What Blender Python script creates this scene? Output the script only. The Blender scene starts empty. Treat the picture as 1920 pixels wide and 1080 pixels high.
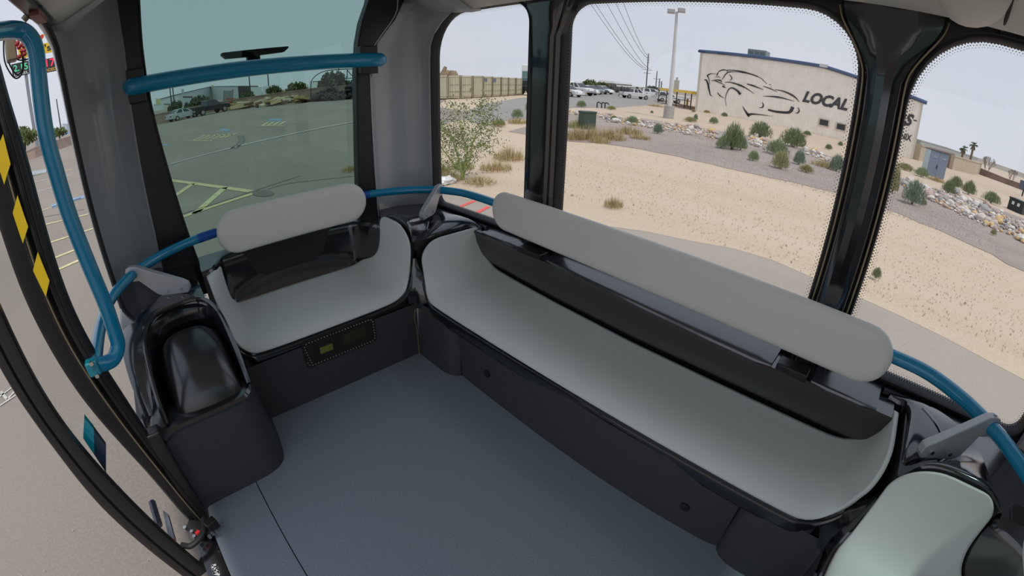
import bpy, bmesh, math, random
import numpy as np
from mathutils import Vector, Matrix
random.seed(7)
PI = math.pi
SC = bpy.context.scene
COL = SC.collection

# ------------------------------------------------------------------ camera (real fisheye lens)
CAM = np.array([0.0, 0.0, 2.0])
FP, A3 = 845.5, -0.048            # focal length in px of a 1920 px wide frame, cubic term of the lens
PITCH, ROLL, PSI = math.radians(26.53), math.radians(-1.48), math.radians(45.33)
_fw = np.array([math.cos(PSI)*math.cos(PITCH), math.sin(PSI)*math.cos(PITCH), -math.sin(PITCH)])
_rt = np.array([math.sin(PSI), -math.cos(PSI), 0.0])
_up = np.cross(_rt, _fw)
_c, _s = math.cos(ROLL), math.sin(ROLL)
CR, CU = _c*_rt - _s*_up, _s*_rt + _c*_up
cd = bpy.data.cameras.new('camera')
cam = bpy.data.objects.new('camera', cd); COL.objects.link(cam)
m = Matrix.Identity(4)
for i in range(3):
    m[i][0] = CR[i]; m[i][1] = CU[i]; m[i][2] = -_fw[i]; m[i][3] = CAM[i]
cam.matrix_world = m
cd.type = 'PANO'
cd.panorama_type = 'FISHEYE_LENS_POLYNOMIAL'
cd.sensor_fit = 'HORIZONTAL'; cd.sensor_width = 36.0; cd.sensor_height = 20.25
cd.fisheye_fov = math.radians(180)
K = 1920/36.0
cd.fisheye_polynomial_k0 = 0.0
cd.fisheye_polynomial_k1 = -K/FP
cd.fisheye_polynomial_k2 = 0.0
cd.fisheye_polynomial_k3 = -A3*1e-6*K**3/FP
cd.fisheye_polynomial_k4 = 0.0
cd.clip_start = 0.02; cd.clip_end = 2000
SC.camera = cam

# ------------------------------------------------------------------ sky, sun, exposure
W = bpy.data.worlds.new('sky'); SC.world = W; W.use_nodes = True
nt = W.node_tree; nt.nodes.clear()
def N(t, kind, **kw):
    n = t.nodes.new(kind)
    for k, v in kw.items(): setattr(n, k, v)
    return n
out = N(nt, 'ShaderNodeOutputWorld'); bg = N(nt, 'ShaderNodeBackground')
tc = N(nt, 'ShaderNodeTexCoord'); sep = N(nt, 'ShaderNodeSeparateXYZ')
nt.links.new(tc.outputs['Generated'], sep.inputs[0])
rmp = N(nt, 'ShaderNodeValToRGB')
rmp.color_ramp.elements[0].position = 0.0; rmp.color_ramp.elements[0].color = (.66, .69, .77, 1)
rmp.color_ramp.elements[1].position = 1.0; rmp.color_ramp.elements[1].color = (.50, .60, .76, 1)
nt.links.new(sep.outputs['Z'], rmp.inputs[0])
mp = N(nt, 'ShaderNodeMapping'); mp.inputs['Scale'].default_value = (1.2, 1.2, 4)
nz = N(nt, 'ShaderNodeTexNoise'); nz.inputs['Scale'].default_value = 1.6; nz.inputs['Detail'].default_value = 4
nt.links.new(tc.outputs['Generated'], mp.inputs[0]); nt.links.new(mp.outputs[0], nz.inputs['Vector'])
cr2 = N(nt, 'ShaderNodeValToRGB'); cr2.color_ramp.elements[0].position = .4; cr2.color_ramp.elements[1].position = .75
nt.links.new(nz.outputs[0], cr2.inputs[0])
mx = N(nt, 'ShaderNodeMix', data_type='RGBA'); mx.inputs['B'].default_value = (.72, .74, .80, 1)
mu = N(nt, 'ShaderNodeMath', operation='MULTIPLY'); mu.inputs[1].default_value = .55
nt.links.new(cr2.outputs[0], mu.inputs[0]); nt.links.new(mu.outputs[0], mx.inputs['Factor'])
nt.links.new(rmp.outputs[0], mx.inputs['A']); nt.links.new(mx.outputs['Result'], bg.inputs[0])
bg.inputs[1].default_value = 1.0
nt.links.new(bg.outputs[0], out.inputs[0])
sd = bpy.data.lights.new('sun', 'SUN'); sun = bpy.data.objects.new('sun', sd); COL.objects.link(sun)
sd.energy = 2.3; sd.angle = math.radians(4); sd.color = (1, .95, .86)
sun.rotation_euler = Vector((-.04, -.36, .93)).to_track_quat('Z', 'Y').to_euler()
SC.view_settings.view_transform = 'Standard'; SC.view_settings.look = 'None'
SC.view_settings.exposure = 0.0; SC.view_settings.gamma = 1.0
SC.view_settings.use_curve_mapping = False
SC.cycles.max_bounces = 10; SC.cycles.transparent_max_bounces = 16
SC.cycles.diffuse_bounces = 6; SC.cycles.glossy_bounces = 4

# ------------------------------------------------------------------ measuring helpers: a point on a real surface seen along a line of sight
def ray(px, py):
    x, y = px-960, 540-py; r = math.hypot(x, y)+1e-9
    th = r/FP*(1+A3*(r/1000)**2)
    return CR*(math.sin(th)*x/r) + CU*(math.sin(th)*y/r) + _fw*math.cos(th)
def on(axis, px, py, v):
    d = ray(px, py); t = (v-CAM[axis])/d[axis]; p = CAM+d*t
    return Vector(p)
def G(px, py, z=0.0): return on(2, px, py, z)
def HT(g, px, py):                # height of a sight line above the ground point g (same distance)
    d = ray(px, py); h = math.hypot(d[0], d[1])
    return CAM[2] + d[2]/h*math.hypot(g[0], g[1])

# ------------------------------------------------------------------ materials
MATS = {}
def mat(name, col, rough=.5, metal=0.0, coat=0.0, spec=.5, noise=None, bump=None, emit=None, ior=1.5):
    """noise=(scale, amount[, colour2]); bump=(scale, strength)"""
    if name in MATS: return MATS[name]
    M = bpy.data.materials.new(name); M.use_nodes = True; t = M.node_tree
    b = t.nodes['Principled BSDF']
    b.inputs['Base Color'].default_value = (*col, 1); b.inputs['Roughness'].default_value = rough
    b.inputs['Metallic'].default_value = metal; b.inputs['Coat Weight'].default_value = coat
    b.inputs['Coat Roughness'].default_value = .04; b.inputs['Specular IOR Level'].default_value = spec
    b.inputs['IOR'].default_value = ior
    co = None
    if noise or bump:
        co = N(t, 'ShaderNodeTexCoord')
    if noise:
        n = N(t, 'ShaderNodeTexNoise'); n.inputs['Scale'].default_value = noise[0]; n.inputs['Detail'].default_value = 6
        n.inputs['Roughness'].default_value = .65
        t.links.new(co.outputs['Object'], n.inputs['Vector'])
        r = N(t, 'ShaderNodeValToRGB')
        r.color_ramp.elements[0].position = .32; r.color_ramp.elements[1].position = .68
        a = noise[1]; c2 = noise[2] if len(noise) > 2 else tuple(min(1, c*(1+a)) for c in col)
        c1 = tuple(c*(1-a) for c in col)
        r.color_ramp.elements[0].color = (*c1, 1); r.color_ramp.elements[1].color = (*c2, 1)
        t.links.new(n.outputs[0], r.inputs[0]); t.links.new(r.outputs[0], b.inputs['Base Color'])
    if bump:
        n = N(t, 'ShaderNodeTexNoise'); n.inputs['Scale'].default_value = bump[0]; n.inputs['Detail'].default_value = 3
        t.links.new(co.outputs['Object'], n.inputs['Vector'])
        bp = N(t, 'ShaderNodeBump'); bp.inputs['Strength'].default_value = bump[1]; bp.inputs['Distance'].default_value = .01
        t.links.new(n.outputs[0], bp.inputs['Height']); t.links.new(bp.outputs[0], b.inputs['Normal'])
    if emit:
        b.inputs['Emission Color'].default_value = (*emit[:3], 1); b.inputs['Emission Strength'].default_value = emit[3]
    MATS[name] = M; return M
def glass(name, tint, refl=.9):
    M = bpy.data.materials.new(name); M.use_nodes = True; t = M.node_tree; t.nodes.clear()
    o = N(t, 'ShaderNodeOutputMaterial'); tr = N(t, 'ShaderNodeBsdfTransparent'); gl = N(t, 'ShaderNodeBsdfGlossy')
    tr.inputs[0].default_value = (*tint, 1); gl.inputs['Roughness'].default_value = 0.0
    gl.inputs['Color'].default_value = (refl, refl, refl, 1)
    x = N(t, 'ShaderNodeMixShader')
    ge = N(t, 'ShaderNodeNewGeometry'); dp = N(t, 'ShaderNodeVectorMath', operation='DOT_PRODUCT')
    t.links.new(ge.outputs['Incoming'], dp.inputs[0]); t.links.new(ge.outputs['Normal'], dp.inputs[1])
    ab = N(t, 'ShaderNodeMath', operation='ABSOLUTE'); t.links.new(dp.outputs['Value'], ab.inputs[0])
    su = N(t, 'ShaderNodeMath', operation='SUBTRACT'); su.inputs[0].default_value = 1; t.links.new(ab.outputs[0], su.inputs[1])
    pw = N(t, 'ShaderNodeMath', operation='POWER'); pw.inputs[1].default_value = 5; t.links.new(su.outputs[0], pw.inputs[0])
    f = N(t, 'ShaderNodeMath', operation='MULTIPLY_ADD'); f.inputs[1].default_value = .92; f.inputs[2].default_value = .04
    t.links.new(pw.outputs[0], f.inputs[0])
    t.links.new(f.outputs[0], x.inputs[0]); t.links.new(tr.outputs[0], x.inputs[1]); t.links.new(gl.outputs[0], x.inputs[2])
    t.links.new(x.outputs[0], o.inputs[0]); MATS[name] = M; return M

BLK = mat('gloss_black', (.010, .010, .013), .14, coat=.3, ior=1.9)
LEDGE = mat('ledge_black', (.018, .018, .024), .22, coat=.4, ior=2.0)
DOME = mat('dome_black', (.012, .011, .012), .27, coat=.15, ior=1.8)
SATIN = mat('satin_black', (.016, .015, .016), .34, bump=(60, .03))
TXT = mat('textured_charcoal', (.056, .056, .061), .55, bump=(420, .35))
RUB = mat('black_rubber', (.012, .012, .013), .6)
SEAT = mat('seat_vinyl', (.73, .745, .72), .5, bump=(900, .06))
PAD = mat('backrest_vinyl', (.83, .80, .74), .5, bump=(900, .06))
TEAL = mat('teal_paint', (.001, .25, .455), .22, coat=.8)
TEALD = mat('dark_teal_paint', (.001, .20, .29), .3, coat=.5)
GREY = mat('grey_gelcoat', (.47, .485, .51), .25, coat=.35)
CEIL = mat('ceiling_liner', (.82, .75, .70), .6)
ALU = mat('brushed_aluminium', (.48, .48, .50), .38, metal=.3)
BOLT = mat('bolt_steel', (.6, .6, .6), .25, metal=1)
GOLD = mat('bronze_bead', (.30, .25, .15), .35, metal=.5)
YEL = mat('yellow_tape', (.80, .55, .01), .5)
WHITE = mat('white_print', (.75, .75, .75), .5)
RED = mat('red_plastic', (.75, .02, .02), .4)
CLEAR = glass('clear_glass', (.965, .975, .975))
TINT = glass('tinted_windshield_glass', (.33, .485, .445))
def floor_mat():
    M = bpy.data.materials.new('speckled_vinyl'); M.use_nodes = True; t = M.node_tree; b = t.nodes['Principled BSDF']
    b.inputs['Roughness'].default_value = .5
    co = N(t, 'ShaderNodeTexCoord')
    v = N(t, 'ShaderNodeTexVoronoi'); v.inputs['Scale'].default_value = 190
    t.links.new(co.outputs['Object'], v.inputs['Vector'])
    r = N(t, 'ShaderNodeValToRGB'); r.color_ramp.elements[0].position = .05; r.color_ramp.elements[1].position = .12
    r.color_ramp.elements[0].color = (1, 1, 1, 1); r.color_ramp.elements[1].color = (0, 0, 0, 1)
    t.links.new(v.outputs['Distance'], r.inputs[0])
    sp = N(t, 'ShaderNodeSeparateColor'); t.links.new(v.outputs['Color'], sp.inputs[0])
    g = N(t, 'ShaderNodeMath', operation='GREATER_THAN'); g.inputs[1].default_value = .72; t.links.new(sp.outputs[0], g.inputs[0])
    m2 = N(t, 'ShaderNodeMath', operation='MULTIPLY'); t.links.new(g.outputs[0], m2.inputs[0]); t.links.new(r.outputs[0], m2.inputs[1])
    n = N(t, 'ShaderNodeTexNoise'); n.inputs['Scale'].default_value = 160; t.links.new(co.outputs['Object'], n.inputs['Vector'])
    r2 = N(t, 'ShaderNodeValToRGB'); r2.color_ramp.elements[0].position = .3; r2.color_ramp.elements[1].position = .7
    r2.color_ramp.elements[0].color = (.215, .252, .288, 1); r2.color_ramp.elements[1].color = (.285, .33, .372, 1)
    t.links.new(n.outputs[0], r2.inputs[0])
    x = N(t, 'ShaderNodeMix', data_type='RGBA'); x.inputs['B'].default_value = (.75, .82, .86, 1)
    t.links.new(m2.outputs[0], x.inputs['Factor']); t.links.new(r2.outputs[0], x.inputs['A'])
    t.links.new(x.outputs['Result'], b.inputs['Base Color']); return M
FLOOR = floor_mat()

# ------------------------------------------------------------------ mesh builder
ORG = {}
class MB:
    def __init__(s): s.v = []; s.f = []
    def add(s, vs, fs):
        o = len(s.v); s.v += [tuple(p) for p in vs]; s.f += [tuple(i+o for i in f) for f in fs]; return s
    def box(s, c, d, rz=0.0, M=None):
        vs = []
        for z in (-.5, .5):
            for x, y in ((-.5, -.5), (.5, -.5), (.5, .5), (-.5, .5)):
                p = Vector((x*d[0], y*d[1], z*d[2]))
                if M is not None: p = M @ p
                elif rz: p = Matrix.Rotation(rz, 3, 'Z') @ p
                vs.append(p+Vector(c))
        return s.add(vs, [(3, 2, 1, 0), (4, 5, 6, 7), (0, 1, 5, 4), (1, 2, 6, 5), (2, 3, 7, 6), (3, 0, 4, 7)])
    def grid(s, rows, close=False):
        n = len(rows[0]); vs = [p for r in rows for p in r]; fs = []
        for i in range(len(rows)-1):
            for j in range(n if close else n-1):
                k = (j+1) % n
                fs.append((i*n+j, i*n+k, (i+1)*n+k, (i+1)*n+j))
        return s.add(vs, fs)
    def tube(s, path, r, n=12, cap=True):
        P = [Vector(p) for p in path]; rows = []; up = None
        R = r if isinstance(r, (list, tuple)) else [r]*len(P)
        for i, p in enumerate(P):
            t = (P[min(i+1, len(P)-1)]-P[max(i-1, 0)]).normalized()
            if up is None:
                up = Vector((0, 0, 1)) if abs(t.z) < .9 else Vector((1, 0, 0))
            a = t.cross(up).normalized(); up = a.cross(t).normalized()
            rows.append([p + (a*math.cos(q) + up*math.sin(q))*R[i] for q in [2*PI*k/n for k in range(n)]])
        o = len(s.v); s.grid(rows, True)
        if cap:
            m = len(rows)
            s.f.append(tuple(o+k for k in range(n))[::-1]); s.f.append(tuple(o+(m-1)*n+k for k in range(n)))
        return s
    def prism(s, poly, z0, z1):
        n = len(poly); vs = [(p[0], p[1], z0) for p in poly]+[(p[0], p[1], z1) for p in poly]
        fs = [tuple(range(n))[::-1], tuple(range(n, 2*n))]+[(i, (i+1) % n, n+(i+1) % n, n+i) for i in range(n)]
        return s.add(vs, fs)
    def extr(s, poly, d):           # a closed 3D polygon pushed along d
        n = len(poly); d = Vector(d); vs = [Vector(p) for p in poly]+[Vector(p)+d for p in poly]
        fs = [tuple(range(n))[::-1], tuple(range(n, 2*n))]+[(i, (i+1) % n, n+(i+1) % n, n+i) for i in range(n)]
        return s.add(vs, fs)
    def ball(s, c, r, nu=10, nv=6, sc=(1, 1, 1), jit=0):
        rows = []
        for i in range(nv+1):
            th = PI*i/nv; row = []
            for j in range(nu):
                ph = 2*PI*j/nu; k = 1+(random.uniform(-jit, jit) if 0 < i < nv else 0)
                row.append((c[0]+r*sc[0]*k*math.sin(th)*math.cos(ph), c[1]+r*sc[1]*k*math.sin(th)*math.sin(ph), c[2]+r*sc[2]*k*math.cos(th)))
            rows.append(row)
        return s.grid(rows[::-1], True)
    def cyl(s, c, axis, r, h, n=16, r2=None):
        a = Vector(axis).normalized(); c = Vector(c)
        s.tube([c-a*h/2, c+a*h/2], [r, r if r2 is None else r2], n); return s
    def torus(s, c, axis, R, r, n=14, k=7):
        q = Vector(axis).to_track_quat('Z', 'Y').to_matrix(); rows = []
        for i in range(n+1):
            u = 2*PI*i/n
            rows.append([q @ Vector(((R+r*math.cos(w))*math.cos(u), (R+r*math.cos(w))*math.sin(u), r*math.sin(w)))+Vector(c) for w in [2*PI*j/k for j in range(k)]])
        return s.grid(rows, True)
    def build(s, name, m, parent=None, ang=35, solid=None, bevel=None, kind=None):
        me = bpy.data.meshes.new(name)
        org = ORG.get(parent.name, Vector()) if parent else Vector()
        me.from_pydata([(p[0]-org.x, p[1]-org.y, p[2]-org.z) for p in s.v], [], s.f)
        me.materials.append(m)
        bm = bmesh.new(); bm.from_mesh(me); bmesh.ops.remove_doubles(bm, verts=bm.verts, dist=1e-5)
        bmesh.ops.recalc_face_normals(bm, faces=bm.faces); bm.to_mesh(me); bm.free()
        me.polygons.foreach_set('use_smooth', [True]*len(me.polygons))
        me.set_sharp_from_angle(angle=math.radians(ang))
        o = bpy.data.objects.new(name, me); COL.objects.link(o)
        if solid:
            d = o.modifiers.new('solid', 'SOLIDIFY'); d.thickness = solid[0]; d.offset = solid[1]
        if bevel:
            d = o.modifiers.new('bevel', 'BEVEL'); d.width = bevel[0]; d.segments = bevel[1]; d.limit_method = 'ANGLE'
            d.angle_limit = math.radians(30); d.harden_normals = True
        if parent:
            o.parent = parent; ORG[o.name] = org
        else: ORG[o.name] = Vector()
        if kind: o['kind'] = kind
        return o
def tag(o, label=None, cat=None, group=None, kind=None):
    if label: o['label'] = label
    if cat: o['category'] = cat
    if group: o['group'] = group
    if kind: o['kind'] = kind
    return o
def thing(name, loc, label, cat, group=None):
    o = bpy.data.objects.new(name, None); COL.objects.link(o); o.location = loc; o.empty_display_size = .1
    ORG[o.name] = Vector(loc); return tag(o, label, cat, group)
def copy_tree(o, parent=None):
    c = o.copy(); COL.objects.link(c)
    if parent: c.parent = parent
    for ch in list(o.children): copy_tree(ch, c)
    return c
def struct(name, b, m, **k):
    return b.build(name, m, kind='structure', **k)
def spline(pts, n=8, closed=False):
    P = [Vector(p) for p in pts]; out = []; L = len(P)
    for i in range(L if closed else L-1):
        p0 = P[(i-1) % L] if closed or i > 0 else P[0]*2-P[1]
        p1, p2 = P[i], P[(i+1) % L]
        p3 = P[(i+2) % L] if closed or i+2 < L else P[-1]*2-P[-2]
        for k in range(n):
            t = k/n
            out.append(.5*((2*p1)+(p2-p0)*t+(2*p0-5*p1+4*p2-p3)*t*t+(3*p1-p0-3*p2+p3)*t**3))
    if not closed: out.append(P[-1])
    return out
def resample(P, n):
    P = [Vector(p) for p in P]; d = [0]
    for a, b in zip(P, P[1:]): d.append(d[-1]+(b-a).length)
    o = []; j = 0
    for k in range(n):
        t = d[-1]*k/(n-1)
        while j < len(P)-2 and d[j+1] < t: j += 1
        s = (t-d[j])/max(d[j+1]-d[j], 1e-9); o.append(P[j].lerp(P[j+1], min(max(s, 0), 1)))
    return o
def rrect(x0, x1, y0, y1, r, n=6):
    rs = r if isinstance(r, (list, tuple)) else [r]*4      # bl, br, tr, tl
    o = []
    for (cx, cy, a0, q) in ((x0+rs[0], y0+rs[0], PI, rs[0]), (x1-rs[1], y0+rs[1], 1.5*PI, rs[1]), (x1-rs[2], y1-rs[2], 0, rs[2]), (x0+rs[3], y1-rs[3], .5*PI, rs[3])):
        for k in range(n+1):
            a = a0+.5*PI*k/n; o.append((cx+q*math.cos(a), cy+q*math.sin(a)))
    return o
def plate(name, outer, holes, thick, to3, m, parent=None, bev=0.0, kind=None):
    """a flat plate with holes; to3 maps (u, v, w) to the world, w runs through the thickness"""
    cu = bpy.data.curves.new(name, 'CURVE'); cu.dimensions = '2D'; cu.fill_mode = 'BOTH'; cu.extrude = thick/2-bev; cu.bevel_depth = bev; cu.bevel_resolution = 2
    for lp in [outer]+holes:
        sp = cu.splines.new('POLY'); sp.points.add(len(lp)-1); sp.use_cyclic_u = True
        for p, q in zip(sp.points, lp): p.co = (q[0], q[1], 0, 1)
    tmp = bpy.data.objects.new(name+'_tmp', cu); COL.objects.link(tmp)
    dg = bpy.context.evaluated_depsgraph_get(); me = bpy.data.meshes.new_from_object(tmp.evaluated_get(dg))
    b = MB(); b.add([to3(v.co.x, v.co.y, v.co.z) for v in me.vertices], [tuple(p.vertices) for p in me.polygons])
    bpy.data.objects.remove(tmp); bpy.data.curves.remove(cu); bpy.data.meshes.remove(me)
    return b.build(name, m, parent, kind=kind, ang=40)
def text(name, s, loc, X, Y, h, width, m, parent, shear=0.0, bold=0.0, lift=.01, align='LEFT'):
    """flat lettering: X, Y are the writing and up directions; scaled to the given width"""
    cu = bpy.data.curves.new(name, 'FONT'); cu.body = s; cu.size = 1; cu.shear = shear; cu.offset = bold; cu.extrude = .0
    tmp = bpy.data.objects.new('t', cu); COL.objects.link(tmp); dg = bpy.context.evaluated_depsgraph_get()
    me = bpy.data.meshes.new_from_object(tmp.evaluated_get(dg)); vs = [v.co.copy() for v in me.vertices]
    x0 = min(v.x for v in vs); x1 = max(v.x for v in vs); y0 = min(v.y for v in vs); y1 = max(v.y for v in vs)
    X = Vector(X).normalized(); Y = Vector(Y).normalized(); Z = X.cross(Y)
    b = MB(); b.add([Vector(loc)+X*((v.x-x0)/(x1-x0)*width)+Y*((v.y-y0)/(y1-y0)*h)+Z*lift for v in vs], [tuple(p.vertices) for p in me.polygons])
    bpy.data.objects.remove(tmp); bpy.data.curves.remove(cu); bpy.data.meshes.remove(me)
    return b.build(name, m, parent)
def lerp(a, b, t): return a+(b-a)*t
def smooth(t): t = max(0, min(1, t)); return t*t*(3-2*t)
YM = .80
def mir(p): return (p[0], 2*YM-p[1], p[2])      # the shuttle's two ends mirror each other about y = YM
def mirb(b): b.v = [mir(p) for p in b.v]; return b

# ================================================================== THE SHUTTLE: shell
XW = 1.65                                            # inner plane of the side wall that faces the camera
fl = struct('floor', MB().prism([(-.33, -.85), (1.64, -.85), (1.64, 2.45), (-.33, 2.45)], .40, .468), SATIN)
for x0, x1 in ((-.262, -.0085), (-.0045, 1.30)):
    MB().prism([(x0, -.80), (x1, -.80), (x1, 2.0), (x0, 2.0)], .468, .5).build('floor_panel', FLOOR, fl)
# door sill with the maker's two white letters
sill = struct('trim_1', MB().prism([(-.345, -.8), (-.266, -.8), (-.266, 1.47), (-.345, 1.47)], .43, .497), BLK)
lp_ = [G(260+x/4.908, 860+y/4.908, .4975) for x, y in ((706, 978), (678, 984), (684, 1016), (724, 1006), (702, 1030), (736, 1042), (690, 1056), (740, 1068))]
for k, (a, c) in enumerate(zip(lp_, lp_[1:])):
    d = (c-a).normalized(); n = Vector((-d.y, d.x, 0))*.0042
    MB().extr([a-n-d*.003, c-n+d*.003, c+n+d*.003, a+n-d*.003], (0, 0, .0008)).build('letter_stroke', WHITE, sill)

# --- the glazed side wall
H1 = rrect(1.585, 2.405, 1.19, 2.385, [.05, .05, .26, .12], 8)
H2 = rrect(.145, 1.372, 1.19, 2.352, [.05, .05, .11, .21], 8)
H3 = rrect(-.80, -.026, 1.19, 2.352, [.05, .05, .27, .22], 8)
wr = plate('wall_right', [(-.86, .3), (2.50, .3), (2.50, 2.46), (-.86, 2.46)], [H1, H2, H3], .05, lambda u, v, w: (XW+.025+w, u, v), SATIN, kind='structure')
def pane(n, hole, off=.03):
    c = (sum(p[0] for p in hole)/len(hole), sum(p[1] for p in hole)/len(hole))
    g = MB().add([(XW+off, c[0]+(p[0]-c[0])*1.015, c[1]+(p[1]-c[1])*1.015) for p in hole], [tuple(range(len(hole)))]).build(f'window_{n}', CLEAR, kind='structure')
    MB().grid([[(XW+dx, c[0]+(p[0]-c[0])*k, c[1]+(p[1]-c[1])*k) for p in hole] for dx, k in ((-.004, 1.03), (-.016, 1.024), (-.018, 1.008), (-.008, .998), (.028, .996))], True).build('gasket', RUB, g)
    b = MB()                                         # printed dots that fade the black edge into the clear glass
    ring = resample([(0, *p) for p in hole+[hole[0]]], 330)
    for row in range(3):
        r = .0026-.0006*row
        for i, p in enumerate(ring[:-1]):
            d = Vector((0, c[0]-p.y, c[1]-p.z)); t = ring[i+1]-p; nrm = Vector((0, -t.z, t.y)).normalized()
            if nrm.dot(d) < 0: nrm = -nrm
            q = p+nrm*(.004+.0078*row)+t*(.5*(row % 2))
            b.add([(XW+off-.001, q.y+r*math.cos(a), q.z+r*math.sin(a)) for a in (0, PI/3, 2*PI/3, PI, 4*PI/3, 5*PI/3)], [tuple(range(6))])
    b.build('frit_dots', RUB, g, kind='stuff')
    return g
pane(2, H1); pane(3, H2); pane(4, H3)
# narrow post between the first two panes
rows = []
for z in (1.13, 1.5, 1.9, 2.2, 2.30, 2.36, 2.40):
    fl_ = .09*smooth((z-2.18)/.22); f2 = .035*smooth((z-2.30)/.08)
    rows.append([(XW+dx, lerp(1.376-fl_, 1.580+f2, t), z) for t, dx in ((0, 0), (.04, -.022), (.12, -.03), (.2, -.022), (.24, -.018), (.30, -.03), (.5, -.034), (.8, -.03), (.97, -.02), (1, 0))])
p = struct('trim_2', MB().grid(rows), BLK)
# broad post with flared head between the second and third panes
rows = []; le = []; re = []
for z in (1.13, 1.3, 1.5, 1.7, 1.9, 2.05, 2.15, 2.2, 2.25, 2.3, 2.33, 2.362, 2.39):
    f = smooth((z-2.10)/.27)**1.5
    a, b_ = .122+.10*f, -.004-.115*f
    rows.append([(XW+dx, lerp(a, b_, t), z) for t, dx in ((0, -.004), (.03, -.03), (.14, -.046), (.3, -.06), (.5, -.05), (.7, -.06), (.86, -.046), (.97, -.03), (1, -.004))])
    le.append((XW-.03, a+.004, z)); re.append((XW-.03, b_-.004, z))
p = struct('trim_3', MB().grid(rows), BLK)
MB().tube(spline(le[:-1], 4), .0032, 6).build('bead', GOLD, p); MB().tube(spline(re[:-1], 4), .0032, 6).build('bead', GOLD, p)

# --- tinted windshield and its black frame
YS = 2.50
hole = [(.125, 1.17), (1.125, 1.17), (1.135, 1.40), (1.155, 1.75), (1.165, 2.05), (1.18, 2.22), (1.205, 2.34), (1.25, 2.46), (1.28, 2.60), (1.22, 2.68), (.06, 2.68), (.02, 2.62), (.022, 2.3), (.03, 2.1), (.045, 1.93), (.07, 1.7), (.10, 1.4)]
outr = [(-.08, 1.0), (1.27, 1.0), (1.25, 1.3), (1.25, 2.0), (1.30, 2.22), (1.42, 2.36), (1.48, 2.48), (1.44, 2.74), (-.1, 2.74), (-.06, 2.3), (-.055, 1.9), (-.06, 1.4)]
def ends(i, flip):
    f = (lambda p: mir(p)) if flip else (lambda p: p)
    wf = plate('wall_front' if not flip else 'wall_back', outr, [hole], .07, lambda u, v, w: f((u, YS+w, v)), SATIN, kind='structure')
    hc = (.62, 1.95)
    g = MB().add([f((hc[0]+(u-hc[0])*1.07, YS+.036, hc[1]+(v-hc[1])*1.05)) for u, v in hole], [tuple(range(len(hole)))]).build(f'window_{i}', TINT, kind='structure')
    MB().tube([f((u, YS-.03, v)) for u, v in resample([(a, 0, b) for a, b in hole[1:10]], 24) for u, v in [(u, v)]] if False else [f((p.x, YS-.036, p.z)) for p in resample([(a, 0, b) for a, b in hole[1:9]], 24)], .008, 6).build('gasket', RUB, g)
    MB().tube([f((p.x, YS-.036, p.z)) for p in resample([(a, 0, b) for a, b in hole[11:]+hole[:1]], 24)], .008, 6).build('gasket', RUB, g)
    # grey corner pillar beside the glazed side
    rows = []
    for z in [1.10, 1.3, 1.6, 1.9, 2.1, 2.2, 2.27, 2.33, 2.38, 2.42, 2.47, 2.6, 2.75]:
        k = smooth((z-2.12)/.33); xl = 1.245+.19*k
        yr = 2.412-.30*max(0, (z-2.13)/.29)**2.6
        pts = [(xl, YS-.04), (xl+.012, YS-.005), (lerp(1.30, 1.46, k), 2.575-.06*k), (lerp(1.42, 1.54, k), 2.60-.10*k), (lerp(1.54, 1.60, k), 2.57-.12*k), (1.628, lerp(2.49, yr+.04, min(1, k*1.5))), (1.632, yr+.012), (1.632, yr)]
        rows.append([f((p.x, p.y, z)) for p in resample(spline([(a, b, 0) for a, b in pts], 6), 30)])
    struct('wall_corner', MB().grid(rows), GREY, solid=(.006, 0))
ends(1, False); ends(5, True)
# windshield header above the glass, towards the ceiling
# grey corner pillar beside the door opening
rows = []; jamb = []
YJ = [(.9, 2.20), (1.3, 2.195), (1.861, 2.155), (2.05, 2.115), (2.21, 2.045), (2.303, 1.956), (2.343, 1.81), (2.37, 1.60), (2.42, 1.45), (2.76, 1.40)]
for z in (.9, 1.1, 1.3, 1.5, 1.7, 1.86, 2.0, 2.1, 2.18, 2.26, 2.30, 2.343, 2.37, 2.42, 2.5, 2.62, 2.75):
    yj = 0
    for (za, ya), (zb, yb) in zip(YJ, YJ[1:]):
        if z >= za: yj = ya+(yb-ya)*min(1, (z-za)/(zb-za))
    pts = [(-.300, yj), (-.318, yj+.01), (-.335, yj+.12), (-.325, 2.38), (-.27, 2.50), (-.17, 2.555), (-.09, 2.53), (-.058, YS-.03)]
    rows.append([(p.x, p.y, z) for p in resample(spline([(a, b, 0) for a, b in pts], 6), 28)]); jamb.append((-.304, yj-.008, z))
struct('wall_corner', MB().grid(rows), GREY, solid=(.006, 0))
struct('trim_4', MB().tube(spline(jamb, 4), .012, 8), RUB)
# --- vaulted ceiling liner
prof = [(1.640, 2.385), (1.60, 2.374), (1.575, 2.376), (1.50, 2.415), (1.38, 2.47), (1.2, 2.53), (.95, 2.60), (.65, 2.63), (.35, 2.60), (.1, 2.53), (-.08, 2.47), (-.2, 2.415), (-.28, 2.376), (-.31, 2.375), (-.335, 2.385)]
pp = resample(spline([(a, 0, b) for a, b in prof], 4), 40)
ce = struct('ceiling', MB().grid([[(p.x, y, p.z) for p in pp] for y in (-.88, -.3, .2, .8, 1.4, 1.75, 1.95)]), CEIL, solid=(.03, 1))
struct('ceiling', MB().grid([[(p.x, y, p.z+dz*(.35+.65*min(1, max(0, (p.z-2.37)/.12)))) for p in pp] for y, dz in ((1.95, .004), (2.1, .04), (2.3, .13), (2.45, .26), (2.52, .40))]), GREY, solid=(.02, 1))
rows = []
for i in range(13):                                  # moulded bulge that comes down beside the broad post
    a = PI*i/12
    rows.append([(1.43+.20*math.cos(a), -.165+.105*math.sin(a)*math.cos(b), 2.425-.095*math.sin(a)*math.sin(b)) for b in [PI*k/12 for k in range(13)]])
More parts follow.
